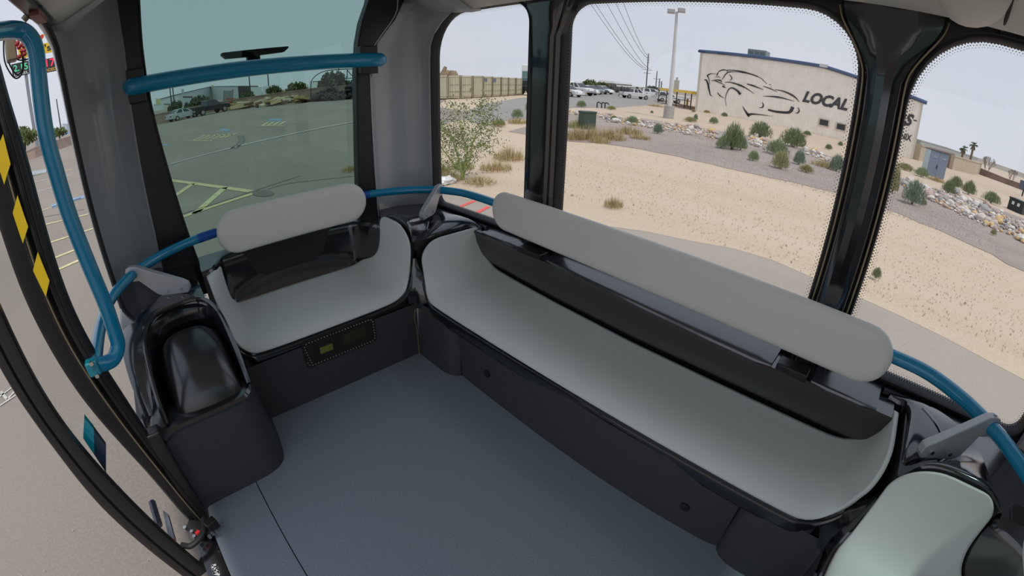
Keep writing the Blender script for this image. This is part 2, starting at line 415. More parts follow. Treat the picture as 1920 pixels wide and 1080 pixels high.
MB().grid(rows).build('ceiling_bulge', CEIL, ce)
MB().tube(spline([(1.64, -.285, 2.375), (1.52, -.28, 2.40), (1.36, -.275, 2.475), (1.1, -.27, 2.56)], 5), .006, 6).build('seam', RUB, ce)
# --- door header with its dark gear rail
hd = struct('trim_5', MB().box((-.335, .55, 2.43), (.05, 2.9, .10)), CEIL)
MB().box((-.31, .55, 2.365), (.035, 2.6, .03)).build('gear_rail', SATIN, hd)
MB().box((-.30, 1.62, 2.345), (.03, .14, .018)).build('clip', mat('red_brown', (.22, .05, .03), .5), hd)
# --- lower outer skin below the window line
struct('wall_left', MB().box((-.335, 1.87, .66), (.03, .72, .56)), SATIN)

# ================================================================== THE SHUTTLE: furnishings
def interp(v, tab):
    for (a, p), (b, q) in zip(tab, tab[1:]):
        if v <= b: return p+(q-p)*max(0, (v-a)/(b-a))
    return tab[-1][1]
def shell(prof, fr, bk, to3, rF=(.11, .11), rB=(.05, .05), n=110, skew=lambda s, z, v: 0):
    """a moulded seat: prof = section along the bench (s, z) from tip to tip; fr/bk = front and back limits as functions of s"""
    P0 = resample(spline([(a, b, 0) for a, b in prof], 10), 1200)
    P = [P0[round(1199*(k/(n-1)-.80*math.sin(2*PI*k/(n-1))/(2*PI)))] for k in range(n)]
    D = [0]
    for a, b in zip(P, P[1:]): D.append(D[-1]+(b-a).length)
    L = D[-1]; rows = []
    DZ = [(0, -.034), (.03, -.016), (.09, -.005), (.2, 0), (.6, -.004), (.88, .004), (1, .014)]
    vs = [0, .012, .03, .06, .1, .16, .25, .35, .45, .55, .65, .75, .85, .92, .97, 1]
    front = []; back = []
    def cut(d, r): return 0 if d >= r else r-math.sqrt(max(0, r*r-(r-d)**2))
    for p, d in zip(P, D):
        f = fr(p.x)+cut(d, rF[0])*1.2+cut(L-d, rF[1])*1.2; b = bk(p.x)-cut(d, rB[0])-cut(L-d, rB[1])
        steep = min(1, max(0, (p.y-.90)/.12)); row = []
        for v in vs:
            row.append(to3(lerp(f, b, v), p.x+skew(p.x, p.y, v), p.y+interp(v, DZ)*(1-steep)))
        rows.append(row); front.append(row[0]); back.append(row[-1])
    return rows, front, back
def trim_rows(front, outv, drop=.082):
    o = Vector(outv); r = []
    for p in front:
        p = Vector(p); r.append([p+o*a+Vector((0, 0, b)) for a, b in ((-.012, .004), (.002, .0), (.004, -.008), (.012, -.012), (.016, -.022), (.012, -.045), (.006, -drop+.006), (0, -drop), (-.03, -drop))])
    return r

# ---------------------------------------------------------------- long bench under the side windows
XB = [(-.3, 1.545), (.0, 1.545), (.4, 1.54), (.8, 1.54), (1.3, 1.565), (1.68, 1.60), (2.0, 1.615)]
XL = [(-.3, 1.475), (.0, 1.468), (.2, 1.448), (.45, 1.455), (.73, 1.474), (1.3, 1.53), (1.85, 1.552)]
lb = thing('long_bench', (1.3, .8, .5), 'long light grey bench on a black plinth below the side windows', 'bench')
prof = [(1.918, 1.152), (1.911, 1.10), (1.892, 1.03), (1.855, .957), (1.785, .910), (1.66, .896), (1.3, .894), (.8, .893)]
prof = prof+[(2*YM-a, b) for a, b in prof[:-1][::-1]]
rows, front, back = shell(prof, lambda s: 1.148+.05*max(0, abs(s-YM)-.96)/.16, lambda s: interp(s, XB)+.01, lambda d, s, z: (d, s, z))
MB().grid(rows).build('seat_shell', SEAT, lb, solid=(.016, -1), ang=60)
fr_ = [p for p in front if p[2] < .965]
MB().grid(trim_rows(fr_, (-1, 0, 0))).build('trim', BLK, lb)
fp = [(1.12, 1.885), (1.12, 1.66), (1.124, 1.62), (1.138, 1.585), (1.16, 1.562), (1.178, 1.556), (1.172, 1.5), (1.165, 1.3), (1.152, .95), (1.146, .62), (1.149, .35), (1.16, .10), (1.172, .045), (1.158, .040), (1.138, .018), (1.124, -.02), (1.12, -.06), (1.12, -.285)]
def panel(path, levels, nudge):
    return [[(x+nudge(k), y, z) for x, y in path] for k, z in enumerate(levels)]
MB().grid(panel(fp[5:13], (.5, .66, .83), lambda k: (0, -.008, -.016)[k])).build('base_panel', TXT, lb)
MB().grid(panel(fp[:6], (.5, .6, .72, .83), lambda k: (0, .004, .012, .024)[k])).build('corner_panel', TXT, lb)
MB().grid(panel(fp[12:], (.5, .6, .72, .83), lambda k: (0, .004, .012, .024)[k])).build('corner_panel', TXT, lb)
for q in ([(1.178, .043, .5), (1.178, .043, .6), (1.186, .045, .72), (1.198, .047, .825)], [(1.176, 1.558, .5), (1.176, 1.558, .6), (1.186, 1.556, .72), (1.198, 1.554, .825)]):
    MB().tube(spline(q, 4), .004, 6).build('seam', RUB, lb)
for y, z in ((1.325, .655), (.222, .635)):
    g = MB().cyl((interp(y, [(0, 1.155), (.6, 1.138), (1.4, 1.158)]), y, z), (1, 0, 0), .020, .016, 20).build('plug', RUB, lb)
rows = []
for k in range(60):
    y = 1.90-2.20*k/59; xb = interp(y, XB); xl = interp(y, XL)
    rows.append([(xb-.03, y, .875), (xb+.012, y, .882), (xb+.022, y, .90), (xb+.014, y, .94), (lerp(xb, xl, .35), y, 1.0), (lerp(xb, xl, .7), y, 1.07), (xl+.014, y, 1.115), (xl+.004, y, 1.135), (xl+.012, y, 1.141), (1.648, y, 1.145)])
MB().grid(rows).build('back_panel', BLK, lb)
def ledge(y0, y1):
    rows = []; n = max(4, int(abs(y1-y0)/.06))
    for k in range(n+1):
        y = lerp(y0, y1, k/n); xl = interp(y, XL); e = .012 if k in (0, n) else 0
        rows.append([(xl+.005+e, y, 1.13), (xl+.001+e, y, 1.142), (xl+.004+e, y, 1.150-e*.4), (xl+.014+e, y, 1.154-e*.4), (lerp(xl, 1.635, .7), y, 1.158-e*.4), (1.632, y, 1.166), (1.648, y, 1.168), (1.648, y, 1.13)])
    return MB().grid(rows).build('ledge', LEDGE, lb)
ledge(1.84, 1.535); ledge(1.34, .175); ledge(.02, -.235)
MB().box((1.56, 1.437, 1.15), (.07, .16, .03)).build('notch_cover', SATIN, lb, bevel=(.006, 2))
MB().box((1.50, .098, 1.15), (.07, .12, .03)).build('notch_cover', SATIN, lb, bevel=(.006, 2))

# ---------------------------------------------------------------- upholstered backrests carried on the rail
def pad(name, c0, c1, z0, z1, bend, label, brackets, nrm):
    """stadium cushion between two end points (plan), bend(t) pushes it along nrm"""
    a = Vector((*c0, 0)); b = Vector((*c1, 0)); L = (b-a).length; h = (z1-z0)/2; zc = (z0+z1)/2; nr = Vector((*nrm, 0)); d = (b-a)/L
    root = thing(name, tuple((a+b)/2+Vector((0, 0, zc))), label, 'backrest')
    def loop(ins, w):
        r = max(h-ins, 1e-4); pts = []
        for k in range(25): t = k/24; pts.append((lerp(h, L-h, t), -r))
        for k in range(1, 16): q = -PI/2+PI*k/16; pts.append((L-h+r*math.cos(q), r*math.sin(q)))
        for k in range(25): t = 1-k/24; pts.append((lerp(h, L-h, t), r))
        for k in range(1, 16): q = PI/2+PI*k/16; pts.append((h+r*math.cos(q), r*math.sin(q)))
        return [a+d*u+nr*(w+bend(u/L))+Vector((0, 0, zc+v)) for u, v in pts]
    lv = [(h, .016), (.03, .016), (.010, .013), (.001, .004), (0, -.006), (.003, -.016), (.011, -.024), (.026, -.029), (.05, -.031), (.075, -.031), (h, -.031)]
    MB().grid([loop(i, w) for i, w in lv], True).build('cushion', PAD, root, ang=60)
    for u in brackets:
        p = a+d*u*L+nr*(.03+bend(u)); q = p+nr*.035
        B = MB(); B.box((q.x, q.y, z0+.035), (.055, .055, .10), math.atan2(d.y, d.x)); B.build('mount', SATIN, root, bevel=(.008, 2))
    return root
pad('backrest', (1.585, 1.755), (1.505, -.212), 1.205, 1.413, lambda t: -.020*(1-(2*t-1)**2), 'long pale backrest cushion on the teal rail before the side windows', (.165, .845), (1, 0))
pad('backrest', (.245, 2.375), (1.128, 2.385), 1.20, 1.432, lambda t: .012*(1-(2*t-1)**2), 'short pale backrest cushion on the teal rail before the tinted windshield', (.2, .8), (0, 1))

pad('backrest', (.26, -.76), (1.150, -.762), 1.195, 1.425, lambda t: .010*(1-(2*t-1)**2), 'pale backrest cushion over the rear bench at the frame corner', (.2, .8), (0, -1))

# ---------------------------------------------------------------- windshield bench and its moulded surround (both ends of the shuttle)
def end_bench(flip, label):
    f = mir if flip else (lambda p: p)
    root = thing('short_bench', f((.62, 2.1, .5)), label, 'bench')
    prof = [(.128, 1.205), (.130, 1.14), (.136, 1.05), (.152, .972), (.20, .918), (.30, .900), (.62, .896), (.94, .900), (1.045, .918), (1.105, .962), (1.136, 1.05), (1.149, 1.15), (1.152, 1.245)]
    rows, front, back = shell(prof, lambda s: 1.898+.05*(max(0, .22-s)/.09)+.03*max(0, s-1.07)/.08, lambda s: 2.385+.02*math.sin(PI*(s-.15)/.95)-.13*smooth((s-1.06)/.09)-.10*smooth((.18-s)/.06), lambda d, s, z: f((s, d, z)), rF=(.16, .13), rB=(.05, .07), skew=lambda s, z, v: .085*v*smooth((.30-s)/.16))
    MB().grid(rows).build('seat_shell', SEAT, root, solid=(.010, -1 if not flip else 1), ang=60)
    MB().grid(trim_rows([p for p in front if p[2] < .965], (0, 1 if flip else -1, 0))).build('trim', BLK, root)
    MB().grid([[f((x, 1.885-dy, z)) for x in (.10, .4, .8, 1.125)] for z, dy in ((.5, 0), (.66, .004), (.83, .008))]).build('base_panel', TXT, root)
    MB().extr([f(p) for p in ((.02, 1.905, .5), (.24, 1.905, .5), (.24, 1.905, .855), (.02, 1.905, .855))], (0, -.01 if flip else .01, 0)).build('side_filler', TXT, root)
    rows = []
    for k in range(40):                               # the dark well behind the seat, curving up to the windshield
        t = k/39; x = lerp(.12, 1.185, t); yr = 2.415+.075*math.sin(PI*min(1, max(0, t*1.02)))-.15*smooth((x-1.03)/.14)-.12*smooth((.26-x)/.10)
        e = yr-2.42 if yr < 2.41 else 0
        rows.append([f(p) for p in ((x, 2.36+e, .87), (x, 2.405+e, .885), (x, lerp(2.41+e, yr, .4)+.01, .93), (x, yr-.012, 1.02), (x, yr-.006, 1.10), (x, yr-.004, 1.15), (x, yr+.002, 1.172), (x, yr+.014, 1.182), (x, max(yr+.02, 2.47), 1.185), (x, 2.53, 1.19))])
    MB().grid(rows).build('well', BLK, root)
    return root
wb = end_bench(False, 'short light grey bench under the tinted windshield beside the corner')
# mesh grille with rivets and a yellow sticker in the plinth of that bench
gr = MB().extr([(x, 1.8745, z) for x, z in rrect(.452, .862, .700, .852, .028, 5)], (0, .006, 0)).build('grille', mat('black_mesh', (.008, .008, .007), .45, noise=(520, .6, (.03, .03, .026))), wb)
b = MB()
for p in resample([(x, 1.872, z) for x, z in rrect(.464, .850, .712, .840, .022, 5)+[(.486, .712)]], 62): b.ball(p, .0032, 6, 4)
b.build('rivets', ALU, gr, kind='stuff')
MB().box((.575, 1.8735, .772), (.070, .002, .036)).build('sticker', mat('dull_yellow', (.20, .20, .03), .5), gr)
MB().box((.735, 1.8735, .785), (.13, .002, .06)).build('plate', mat('olive_plate', (.035, .035, .014), .5), gr)
rb = end_bench(True, 'light grey bench at the rear whose rounded end rises beside the long bench')

def corner(flip):
    f = mir if flip else (lambda p: p)
    root = thing('corner_cover', f((1.4, 2.15, 1.15)), 'glossy black moulded corner cover between the two benches by the ' + ('rear' if flip else 'windshield'), 'cover')
    outer = [(1.17, 2.285, 1.19), (1.22, 2.265, 1.20), (1.32, 2.24, 1.203), (1.44, 2.205, 1.20), (1.53, 2.14, 1.195), (1.585, 2.05, 1.188), (1.602, 1.97, 1.178), (1.604, 1.88, 1.15)]
    inner = [(1.178, 2.27, 1.17), (1.178, 2.20, 1.236), (1.178, 2.1, 1.246), (1.177, 2.0, 1.232), (1.174, 1.96, 1.185), (1.168, 1.938, 1.11), (1.168, 1.930, 1.03), (1.182, 1.942, 1.08), (1.215, 1.949, 1.125), (1.29, 1.950, 1.152), (1.42, 1.950, 1.156), (1.52, 1.948, 1.142), (1.565, 1.935, 1.125), (1.585, 1.905, 1.12), (1.59, 1.87, 1.13)]
    O = resample(spline(outer, 6), 70); I = resample(spline(inner, 6), 70); rows = []
    for t, dz in ((0, -.025), (.0, 0), (.03, .008), (.08, .013), (.18, .018), (.35, .02), (.55, .02), (.75, .015), (.9, .008), (1, 0)):
        rows.append([f((lerp(a.x, b.x, t), lerp(a.y, b.y, t), lerp(a.z, b.z, t)+dz)) for a, b in zip(I, O)])
    rows.append([f((b.x+(.012 if b.x > 1.3 else 0), b.y+.008, b.z-.05)) for b in O])
    MB().grid(rows).build('dome', BLK, root, ang=60)
    MB().extr([f(p) for p in ((1.10, 2.50, 1.15), (1.24, 2.50, 1.15), (1.31, 2.575, 1.15), (1.46, 2.575, 1.15), (1.60, 2.50, 1.15), (1.642, 2.36, 1.15), (1.648, 1.845, 1.15), (1.60, 1.845, 1.15), (1.62, 2.02, 1.15), (1.52, 2.19, 1.15), (1.32, 2.28, 1.15), (1.19, 2.31, 1.15), (1.12, 2.42, 1.15))], (0, 0, .018)).build('sill_plate', LEDGE, root)
    rows = []
    for z, q in ((.80, 0), (.88, 0), (.95, .4), (1.02, .8), (1.07, 1)):
        rows.append([f(p) for p in ((lerp(1.06, 1.172, q**.5), 1.945, z), (lerp(1.085, 1.158, q), lerp(1.890, 1.928, q), z), (lerp(1.128, 1.164, q), lerp(1.876, 1.922, q), z), (lerp(1.146, 1.172, q), lerp(1.845, 1.926, q), z), (lerp(1.20, 1.20, q), lerp(1.80, 1.94, q), z))])
    MB().grid(rows).build('corner_strip', BLK, root)
    if flip:
        hx = [f((x, y, 1.168)) for x, y in rrect(1.125, 1.285, 2.345, 2.47, .03, 5)]
        ht = MB().extr(hx, (0, 0, .006)).build('hatch', SATIN, root); MB().tube(hx+[hx[0]], .006, 8).build('hatch_seal', RUB, ht)
    cp = [f((x, y, 0))[:2] for x, y in ((1.168, 1.965), (1.20, 1.945), (1.61, 1.945), (1.61, 2.05), (1.5, 2.18), (1.35, 2.24), (1.168, 2.27))]
    MB().prism(cp, .80, 1.15).build('core', SATIN, root)
    if not flip:
        MB().tube(spline([(1.118, 1.882, .5), (1.117, 1.881, .66), (1.105, 1.876, .74), (1.112, 1.872, .80)], 5), .004, 6).build('seam', GOLD, root)
    else:
        ring = []
        for i in range(30, 56): ring.append(I[i].lerp(O[i], .66)+Vector((0, 0, .014)))
        MB().tube([f(p) for p in ring], .007, 8).build('raised_rib', BLK, root)
        MB().tube([f(I[i].lerp(O[i], t)+Vector((0, 0, .015))) for i, t in [(30, .66), (30, .52), (31, .38), (31, .24), (32, .12)]], .007, 8).build('raised_rib', BLK, root)
    return root
corner(False); rc = corner(True)

# ---------------------------------------------------------------- wheel arch cover beside the door
pod = thing('wheel_arch_cover', (-.05, 1.75, .5), 'black wheel arch cover with a glossy domed top beside the open door', 'cover')
foot = [(-.262, 1.46), (-.25, 1.505), (-.20, 1.515), (.03, 1.527), (.10, 1.54), (.145, 1.568), (.168, 1.615), (.190, 1.74), (.205, 1.90)]
topo = [(-.262, 1.46), (-.235, 1.49), (-.20, 1.50), (.02, 1.51), (.075, 1.52), (.105, 1.545), (.122, 1.60), (.132, 1.74), (.138, 1.90)]
Fp = resample(spline([(*p, 0) for p in foot], 6), 40); Tp = resample(spline([(*p, 0) for p in topo], 6), 40)
rows = [[(lerp(a.x, b.x, t), lerp(a.y, b.y, t), lerp(.5, .95, t)) for a, b in zip(Fp, Tp)] for t in (0, .3, .7, .93)]
rows.append([(b.x-.002, b.y+.006, .938) for b in Tp])
MB().grid(rows).build('lower_box', TXT, pod)
MB().grid([[(b.x+ox, b.y+oy, z) for b in Tp] for ox, oy, z in ((-.004, .006, .92), (.010, -.010, .926), (.013, -.013, .938), (.006, -.004, .950), (-.03, .03, .955), (-.10, .12, .955))]).build('lip', BLK, pod)
MB().prism([(-.262, 1.47), (-.2, 1.505), (.02, 1.515), (.1, 1.55), (.125, 1.62), (.14, 1.95), (-.262, 1.95)], .915, .93).build('top_plate', BLK, pod)
rows = []
for i in range(41):
    u = -1+2*i/40; row = []
    for j in range(31):
        t = j/30; k = max(0, 1-abs(u)**2.7)**.5; q = math.sqrt(max(0, 1-(1-t)**2.2))
        row.append((-.040+lerp(.146, .170, smooth(t*1.3))*u, lerp(1.525, 1.89, t)+.05*(1-k)*(1-t), .938+.205*q*k-.03*smooth((t-.8)/.2)))
    rows.append(row)
MB().grid(rows).build('dome', DOME, pod, ang=80)
rim = spline([(-.228, 1.52, .955), (-.228, 1.62, 1.05), (-.215, 1.78, 1.155), (-.165, 1.90, 1.200), (-.06, 1.94, 1.208), (.06, 1.93, 1.205), (.118, 1.84, 1.16), (.132, 1.70, 1.06), (.128, 1.56, .96)], 6)
MB().tube(rim, .012, 8).build('rim', BLK, pod)
R = resample(rim, 40)
MB().grid([[(p.x, p.y, p.z) for p in R], [(lerp(p.x, -.05, .07), p.y-.008, p.z-.03) for p in R], [(lerp(p.x, -.05, .10), p.y-.015, max(.93, p.z-.10)) for p in R], [(lerp(p.x, -.05, .12), p.y-.02, .92) for p in R]]).build('inner_wall', BLK, pod, ang=80)
def push(p, w, dz):
    d = Vector((p.x+.05, p.y-1.60, 0)); d = d.normalized() if d.length > 1e-6 else Vector((0, 1, 0)); return p+d*w+Vector((0, 0, dz))
MB().grid([[p for p in R[:25]], [push(p, .02, -.004) for p in R[:25]], [push(p, .085, -.02) for p in R[:25]]]).build('shoulder', BLK, pod, ang=70)
rows = []
for i in range(13):
    t = i/12; x = lerp(-.30, .085, t)
    rows.append([(x, y, z+.012*math.sin(PI*t)) for y, z in ((1.90, 1.175), (1.96, 1.195), (2.1, 1.198), (2.3, 1.192), (2.46, 1.188), (2.53, 1.19))])
MB().grid(rows).build('deck', BLK, pod)
MB().box((-.285, 1.480, .735), (.06, .06, .50)).build('jamb_strip', SATIN, pod, bevel=(.01, 2))
o = [(-.312, 2.2, 1.185), (-.312, 2.0, 1.185), (-.312, 1.80, 1.165), (-.308, 1.66, 1.11), (-.302, 1.57, 1.0), (-.295, 1.52, .85), (-.285, 1.49, .70), (-.275, 1.47, .5)]
n_ = [(-.20, 2.2, 1.195), (-.20, 2.0, 1.195), (-.218, 1.83, 1.175), (-.235, 1.68, 1.11), (-.242, 1.585, 1.0), (-.245, 1.535, .85), (-.246, 1.505, .70), (-.25, 1.49, .5)]
A = resample(spline(o, 6), 30); B = resample(spline(n_, 6), 30)
MB().grid([[a.lerp(b, t)+Vector((0, -.012*math.sin(PI*t), .006*math.sin(PI*t))) for a, b in zip(A, B)] for t in (0, .2, .5, .8, 1)]).build('outer_panel', LEDGE, pod)

# ---------------------------------------------------------------- teal rails
RZ = 1.325
rail = thing('grab_rail', (1.2, 1.9, RZ), 'teal waist rail curving round behind the pale backrests', 'rail')
path = [(-.352, 1.44, 1.315), (-.348, 1.52, 1.32), (-.335, 1.72, RZ), (-.295, 1.96, RZ), (-.17, 2.20, RZ), (.02, 2.355, RZ), (.25, 2.425, RZ), (.68, 2.445, RZ), (1.10, 2.44, RZ), (1.22, 2.43, RZ), (1.385, 2.36, RZ), (1.525, 2.245, RZ), (1.60, 2.085, RZ), (1.612, 1.92, RZ), (1.60, 1.7, RZ), (1.568, 1.2, RZ), (1.55, .7, RZ), (1.535, .1, RZ), (1.535, -.20, RZ), (1.523, -.345, RZ), (1.455, -.468, RZ), (1.37, -.56, RZ), (1.28, -.632, RZ), (1.1, -.72, RZ), (.7, -.79, RZ)]
MB().tube(spline(path, 8), .0235, 16).build('tube', TEAL, rail)
BLUE = mat('blue_tape', (.005, .09, .42), .4)
def band(p, q): MB().tube([Vector(p), Vector(q)], .0245, 16, cap=False).build('tape_band', BLUE, rail)
pp = spline(path, 8)
def near(x, y): return min(range(len(pp)), key=lambda i: (pp[i].x-x)**2+(pp[i].y-y)**2)
i = near(.19, 2.41); band(pp[i-1], pp[i+2]); i = near(1.165, 2.44); band(pp[i-2], pp[i+1])
def bracket(P, Q, side=1):
    """aluminium arm from the rail at P down to the cover at Q"""
    P = Vector(P); Q = Vector(Q); d = Vector((Q.x-P.x, Q.y-P.y, 0)); L = d.length; d /= L; n = Vector((-d.y, d.x, 0))
    pr = [(-.030, .012), (-.022, .030), (0, .036), (.03, .034), (L+.035, Q.z+.062-P.z), (L+.062, Q.z+.045-P.z), (L+.066, Q.z+.02-P.z), (L+.055, Q.z-P.z), (L-.075, Q.z-P.z), (L-.10, Q.z+.012-P.z), (.03, -.034), (0, -.034), (-.026, -.018)]
    B = MB(); B.extr([P+d*u+Vector((0, 0, w))-n*.015 for u, w in pr], n*.03)
    o = B.build('bracket', ALU, rail, bevel=(.004, 2))
    for u, w in ((-.0, .037), (L-.05, Q.z+.022-P.z), (L+.025, Q.z+.025-P.z)):
        if u == 0: MB().cyl(P+Vector((0, 0, w)), (0, 0, 1), .006, .006, 10).build('bolt', BOLT, o)
        else:
            for s in (-1, 1): MB().cyl(P+d*u+Vector((0, 0, w))+n*.016*s, n, .007, .006, 10).build('bolt', BOLT, o)
bracket((-.205, 2.165, RZ), (-.02, 2.075, 1.205)); bracket((1.548, 2.215, RZ), (1.385, 2.125, 1.205)); bracket(mir((1.365, 2.165, RZ)), mir((1.285, 2.03, 1.20)))

dr = thing('grab_rail', (-.285, 1.5, 1.3), 'tall teal handrail loop standing at the open door', 'rail')
ctr = [(-90, 78, 1.0), (-40, 64, 1.25), (0, 58, 1.40), (22, 56, 1.46), (38, 58, 1.49), (50, 64, 1.5), (60, 76, 1.5), (67, 95, 1.5), (70, 118, 1.5), (73, 150, 1.5), (86, 250, 1.5), (106, 325, 1.5), (129, 400, 1.5), (168, 500, 1.5), (197, 570, 1.5), (214, 620, 1.5), (221, 647, 1.495), (214, 670, 1.48), (198, 681, 1.46), (178, 684, 1.44)]
MB().tube(spline([on(1, a, b, c) for a, b, c in ctr], 7), .0255, 16).build('tube', TEALD if False else TEAL, dr)
e = on(1, 178, 684, 1.44)
MB().box(e+Vector((-.005, -.01, .0)), (.045, .04, .052)).build('clamp', TEALD, dr, bevel=(.008, 2))
MB().tube([e+Vector((-.01, .005, .02)), Vector((-.352, 1.44, 1.315))], .024, 12).build('foot', TEALD, dr)
for z in (-.02, .025): MB().cyl(e+Vector((0, -.035, z)), (0, 1, 0), .007, .01, 10).build('bolt', BOLT, dr)

wr_ = thing('grab_rail', (.6, 2.42, 2.12), 'thick teal crossbar across the tinted windshield', 'rail')
pq = []; rr = []
for k in range(9): q = PI/2*k/8; pq.append((-.088+.045*(1-math.cos(q)), 2.405, 2.117)); rr.append(max(.004, .041*math.sin(q)))
for k in range(1, 24): t = k/24; pq.append((lerp(-.043, 1.275, t), 2.405+.015*math.sin(PI*t), 2.117+.003*math.sin(PI*t))); rr.append(.041)
for k in range(9): q = PI/2*k/8; pq.append((1.275+.045*math.sin(q), 2.405, 2.117)); rr.append(max(.004, .041*math.cos(q)))
MB().tube(pq, rr, 20).build('tube', TEAL, wr_)
for x0, x1 in ((-.065, .02), (1.165, 1.275)):
    MB().box(((x0+x1)/2, 2.44, 2.118), (x1-x0, .055, .16)).build('clamp', SATIN, wr_, bevel=(.006, 2))
mr = thing('camera_bar', (.61, 2.60, 2.16), 'black bar-shaped unit on a short stalk at the windshield above the teal crossbar', 'mirror')
o = [(-.19, .062), (-.165, .038), (-.04, .036), (-.035, .0), (.035, .0), (.04, .040), (.16, .045), (.188, .068), (.185, .075), (-.185, .072)]
MB().extr([(.62+u, 2.585, 2.155+w) for u, w in o[:3]+o[5:]], (0, .05, 0)).build('bar', RUB, mr, bevel=(.006, 2))
MB().box((.605, 2.60, 2.155), (.07, .05, .09)).build('stalk', RUB, mr, bevel=(.006, 2))

# ---------------------------------------------------------------- folded door leaf
door = tag(bpy.data.objects.new('door_1', None), kind='structure'); COL.objects.link(door); ORG['door_1'] = Vector()
def stile(name, R_, L_, yR, yL, m, dep=.03):
    """R_, L_: (x, z) edges seen from inside"""
    a = resample(spline([(x, yR, z) for x, z in R_], 8), 60); c = resample(spline([(x, yL, z) for x, z in L_], 8), 60)
    return a, c
AR = [(-.235, .40), (-.25, .465), (-.285, .80), (-.316, 1.13), (-.356, 1.48), (-.358, 1.90), (-.385, 2.14), (-.42, 2.36)]
AL = [(-.325, .40), (-.348, .585), (-.38, .855), (-.452, 1.23), (-.483, 1.53), (-.488, 1.79), (-.495, 2.1), (-.51, 2.36)]
BR = [(-.368, .40), (-.387, .525), (-.441, .868), (-.496, 1.266), (-.509, 1.615), (-.515, 1.9), (-.53, 2.36)]
BL = [(-.452, .40), (-.461, .45), (-.533, .89), (-.557, 1.19), (-.578, 1.48), (-.585, 1.9), (-.60, 2.36)]
a, c = stile('', AR, AL, 1.46, 1.455, BLK)
sec = [(0, .03), (0, .0), (.05, -.008), (.16, -.010), (.22, -.002), (.26, .006), (.33, .006), (.37, -.004), (.40, -.014), (.47, -.014), (.50, -.004), (.56, .0), (.9, -.004), (1, .004), (1, .03)]
MB().grid([[p.lerp(q, t)+Vector((0, w, 0)) for p, q in zip(a, c)] for t, w in sec]).build('stile', SATIN, door, ang=50)
MB().tube([p.lerp(q, .435)+Vector((0, -.018, 0)) for p, q in zip(a, c)], .0028, 6).build('seal_bead', GOLD, door)
MB().tube([p.lerp(q, .19)+Vector((0, -.012, 0)) for p, q in zip(a, c)], .003, 6).build('seal_bead', RUB, door)
a2, c2 = stile('', BR, BL, 1.285, 1.28, BLK)
MB().grid([[p.lerp(q, t)+Vector((0, w, 0)) for p, q in zip(a2, c2)] for t, w in ((0, .03), (0, 0), (.3, -.006), (.5, -.004), (.56, .004), (.62, -.006), (.92, -.006), (1, 0), (1, .03))]).build('stile', SATIN, door, ang=50)
MB().grid([[p+Vector((0, .015, 0)), q+Vector((0, .015, 0))] for p, q in zip(c, a2)]).build('pane', CLEAR, door)
MB().extr([a[0]+Vector((.0, .03, -.0)), c2[0], c2[0]+Vector((0, 0, -.05)), a[0]+Vector((0, .03, -.05))], (.02, .03, 0)).build('bottom_rail', SATIN, door, bevel=(.006, 2))
for q in (((6, 251), (-9, 290), (8, 346), (20, 307)), ((33, 366), (24, 399), (43, 456), (53, 425)), ((71, 472), (62, 507), (86, 556), (93, 526))):   # yellow warning tape on the near stile
    MB().extr([on(1, x, y, 1.434) for x, y in q], (0, -.0015, 0)).build('tape_patch', YEL, door)
MB().extr([on(1, x, y, 1.36) for x, y in ((158, 783), (176, 805), (177, 853), (156, 822))], (0, .02, 0)).build('rail_reflection', TEALD, door)  # teal half of the handrail's reflection in the glass, painted as a plate
MB().extr([on(1, x, y, 1.36) for x, y in ((176, 806), (199, 837), (199, 886), (177, 853))], (0, .02, 0)).build('rail_reflection', mat('rail_reflection_dark', (.01, .03, .06), .3), door)  # dark half of the same painted handrail reflection
# floor-level hinge of the leaf
hg = thing('hinge_assembly', (-.33, 1.36, .5), 'bolted black door hinge with a red tab and curved hose at the sill', 'hinge')
def gp(px, py, z=.5): return G(px, py, z)
p0 = gp(352, 985, .53); p1 = gp(405, 992, .53)
MB().box((p0+p1)/2, ((p1-p0).length*1.0, .05, .02), math.atan2(p1.y-p0.y, p1.x-p0.x)).build('plate', SATIN, hg, bevel=(.004, 2))
MB().box(gp(397, 984, .55), (.05, .035, .05), .4).build('block', SATIN, hg, bevel=(.005, 2))
for q in ((347, 990), (360, 997), (365, 1006), (399, 1000), (406, 996), (393, 1006)):
    MB().cyl(gp(*q, .545), (0, 0, 1), .008, .012, 8).build('bolt', BOLT, hg)
MB().box(gp(371, 999, .545), (.018, .014, .012), .5).build('red_tab', RED, hg)
MB().tube(spline([gp(x, y, .55) for x, y in ((341, 1022), (356, 1024), (370, 1014), (380, 1000), (384, 985), (382, 972))], 6), .012, 10).build('hose', RUB, hg)
MB().tube([gp(285, 942, .45), gp(298, 985, .45)], .018, 8).build('strut', mat('blue_black', (.02, .025, .05), .25, coat=.5), hg)
MB().extr([gp(309, 962, .48), gp(318, 968, .48), gp(331, 1014, .48), gp(321, 1018, .48)], (0, 0, .02)).build('arm', mat('grey_arm', (.16, .17, .2), .35), hg)
# door closer strut at the header
st = thing('door_closer', (-.3, 1.6, 2.3), 'dark gas strut angled from the door header to the ceiling', 'strut')
q0, q1 = on(1, 44, 38, 1.62), on(1, 88, -12, 1.62)
q0, q1 = Vector(q0), Vector(q1)
MB().tube([q0.lerp(q1, .15), q1], .017, 12).build('cylinder', SATIN, st)
MB().tube([q0, q0.lerp(q1, .3)], .011, 10).build('rod_end', mat('dull_brass', (.30, .26, .16), .45, metal=.3), st)
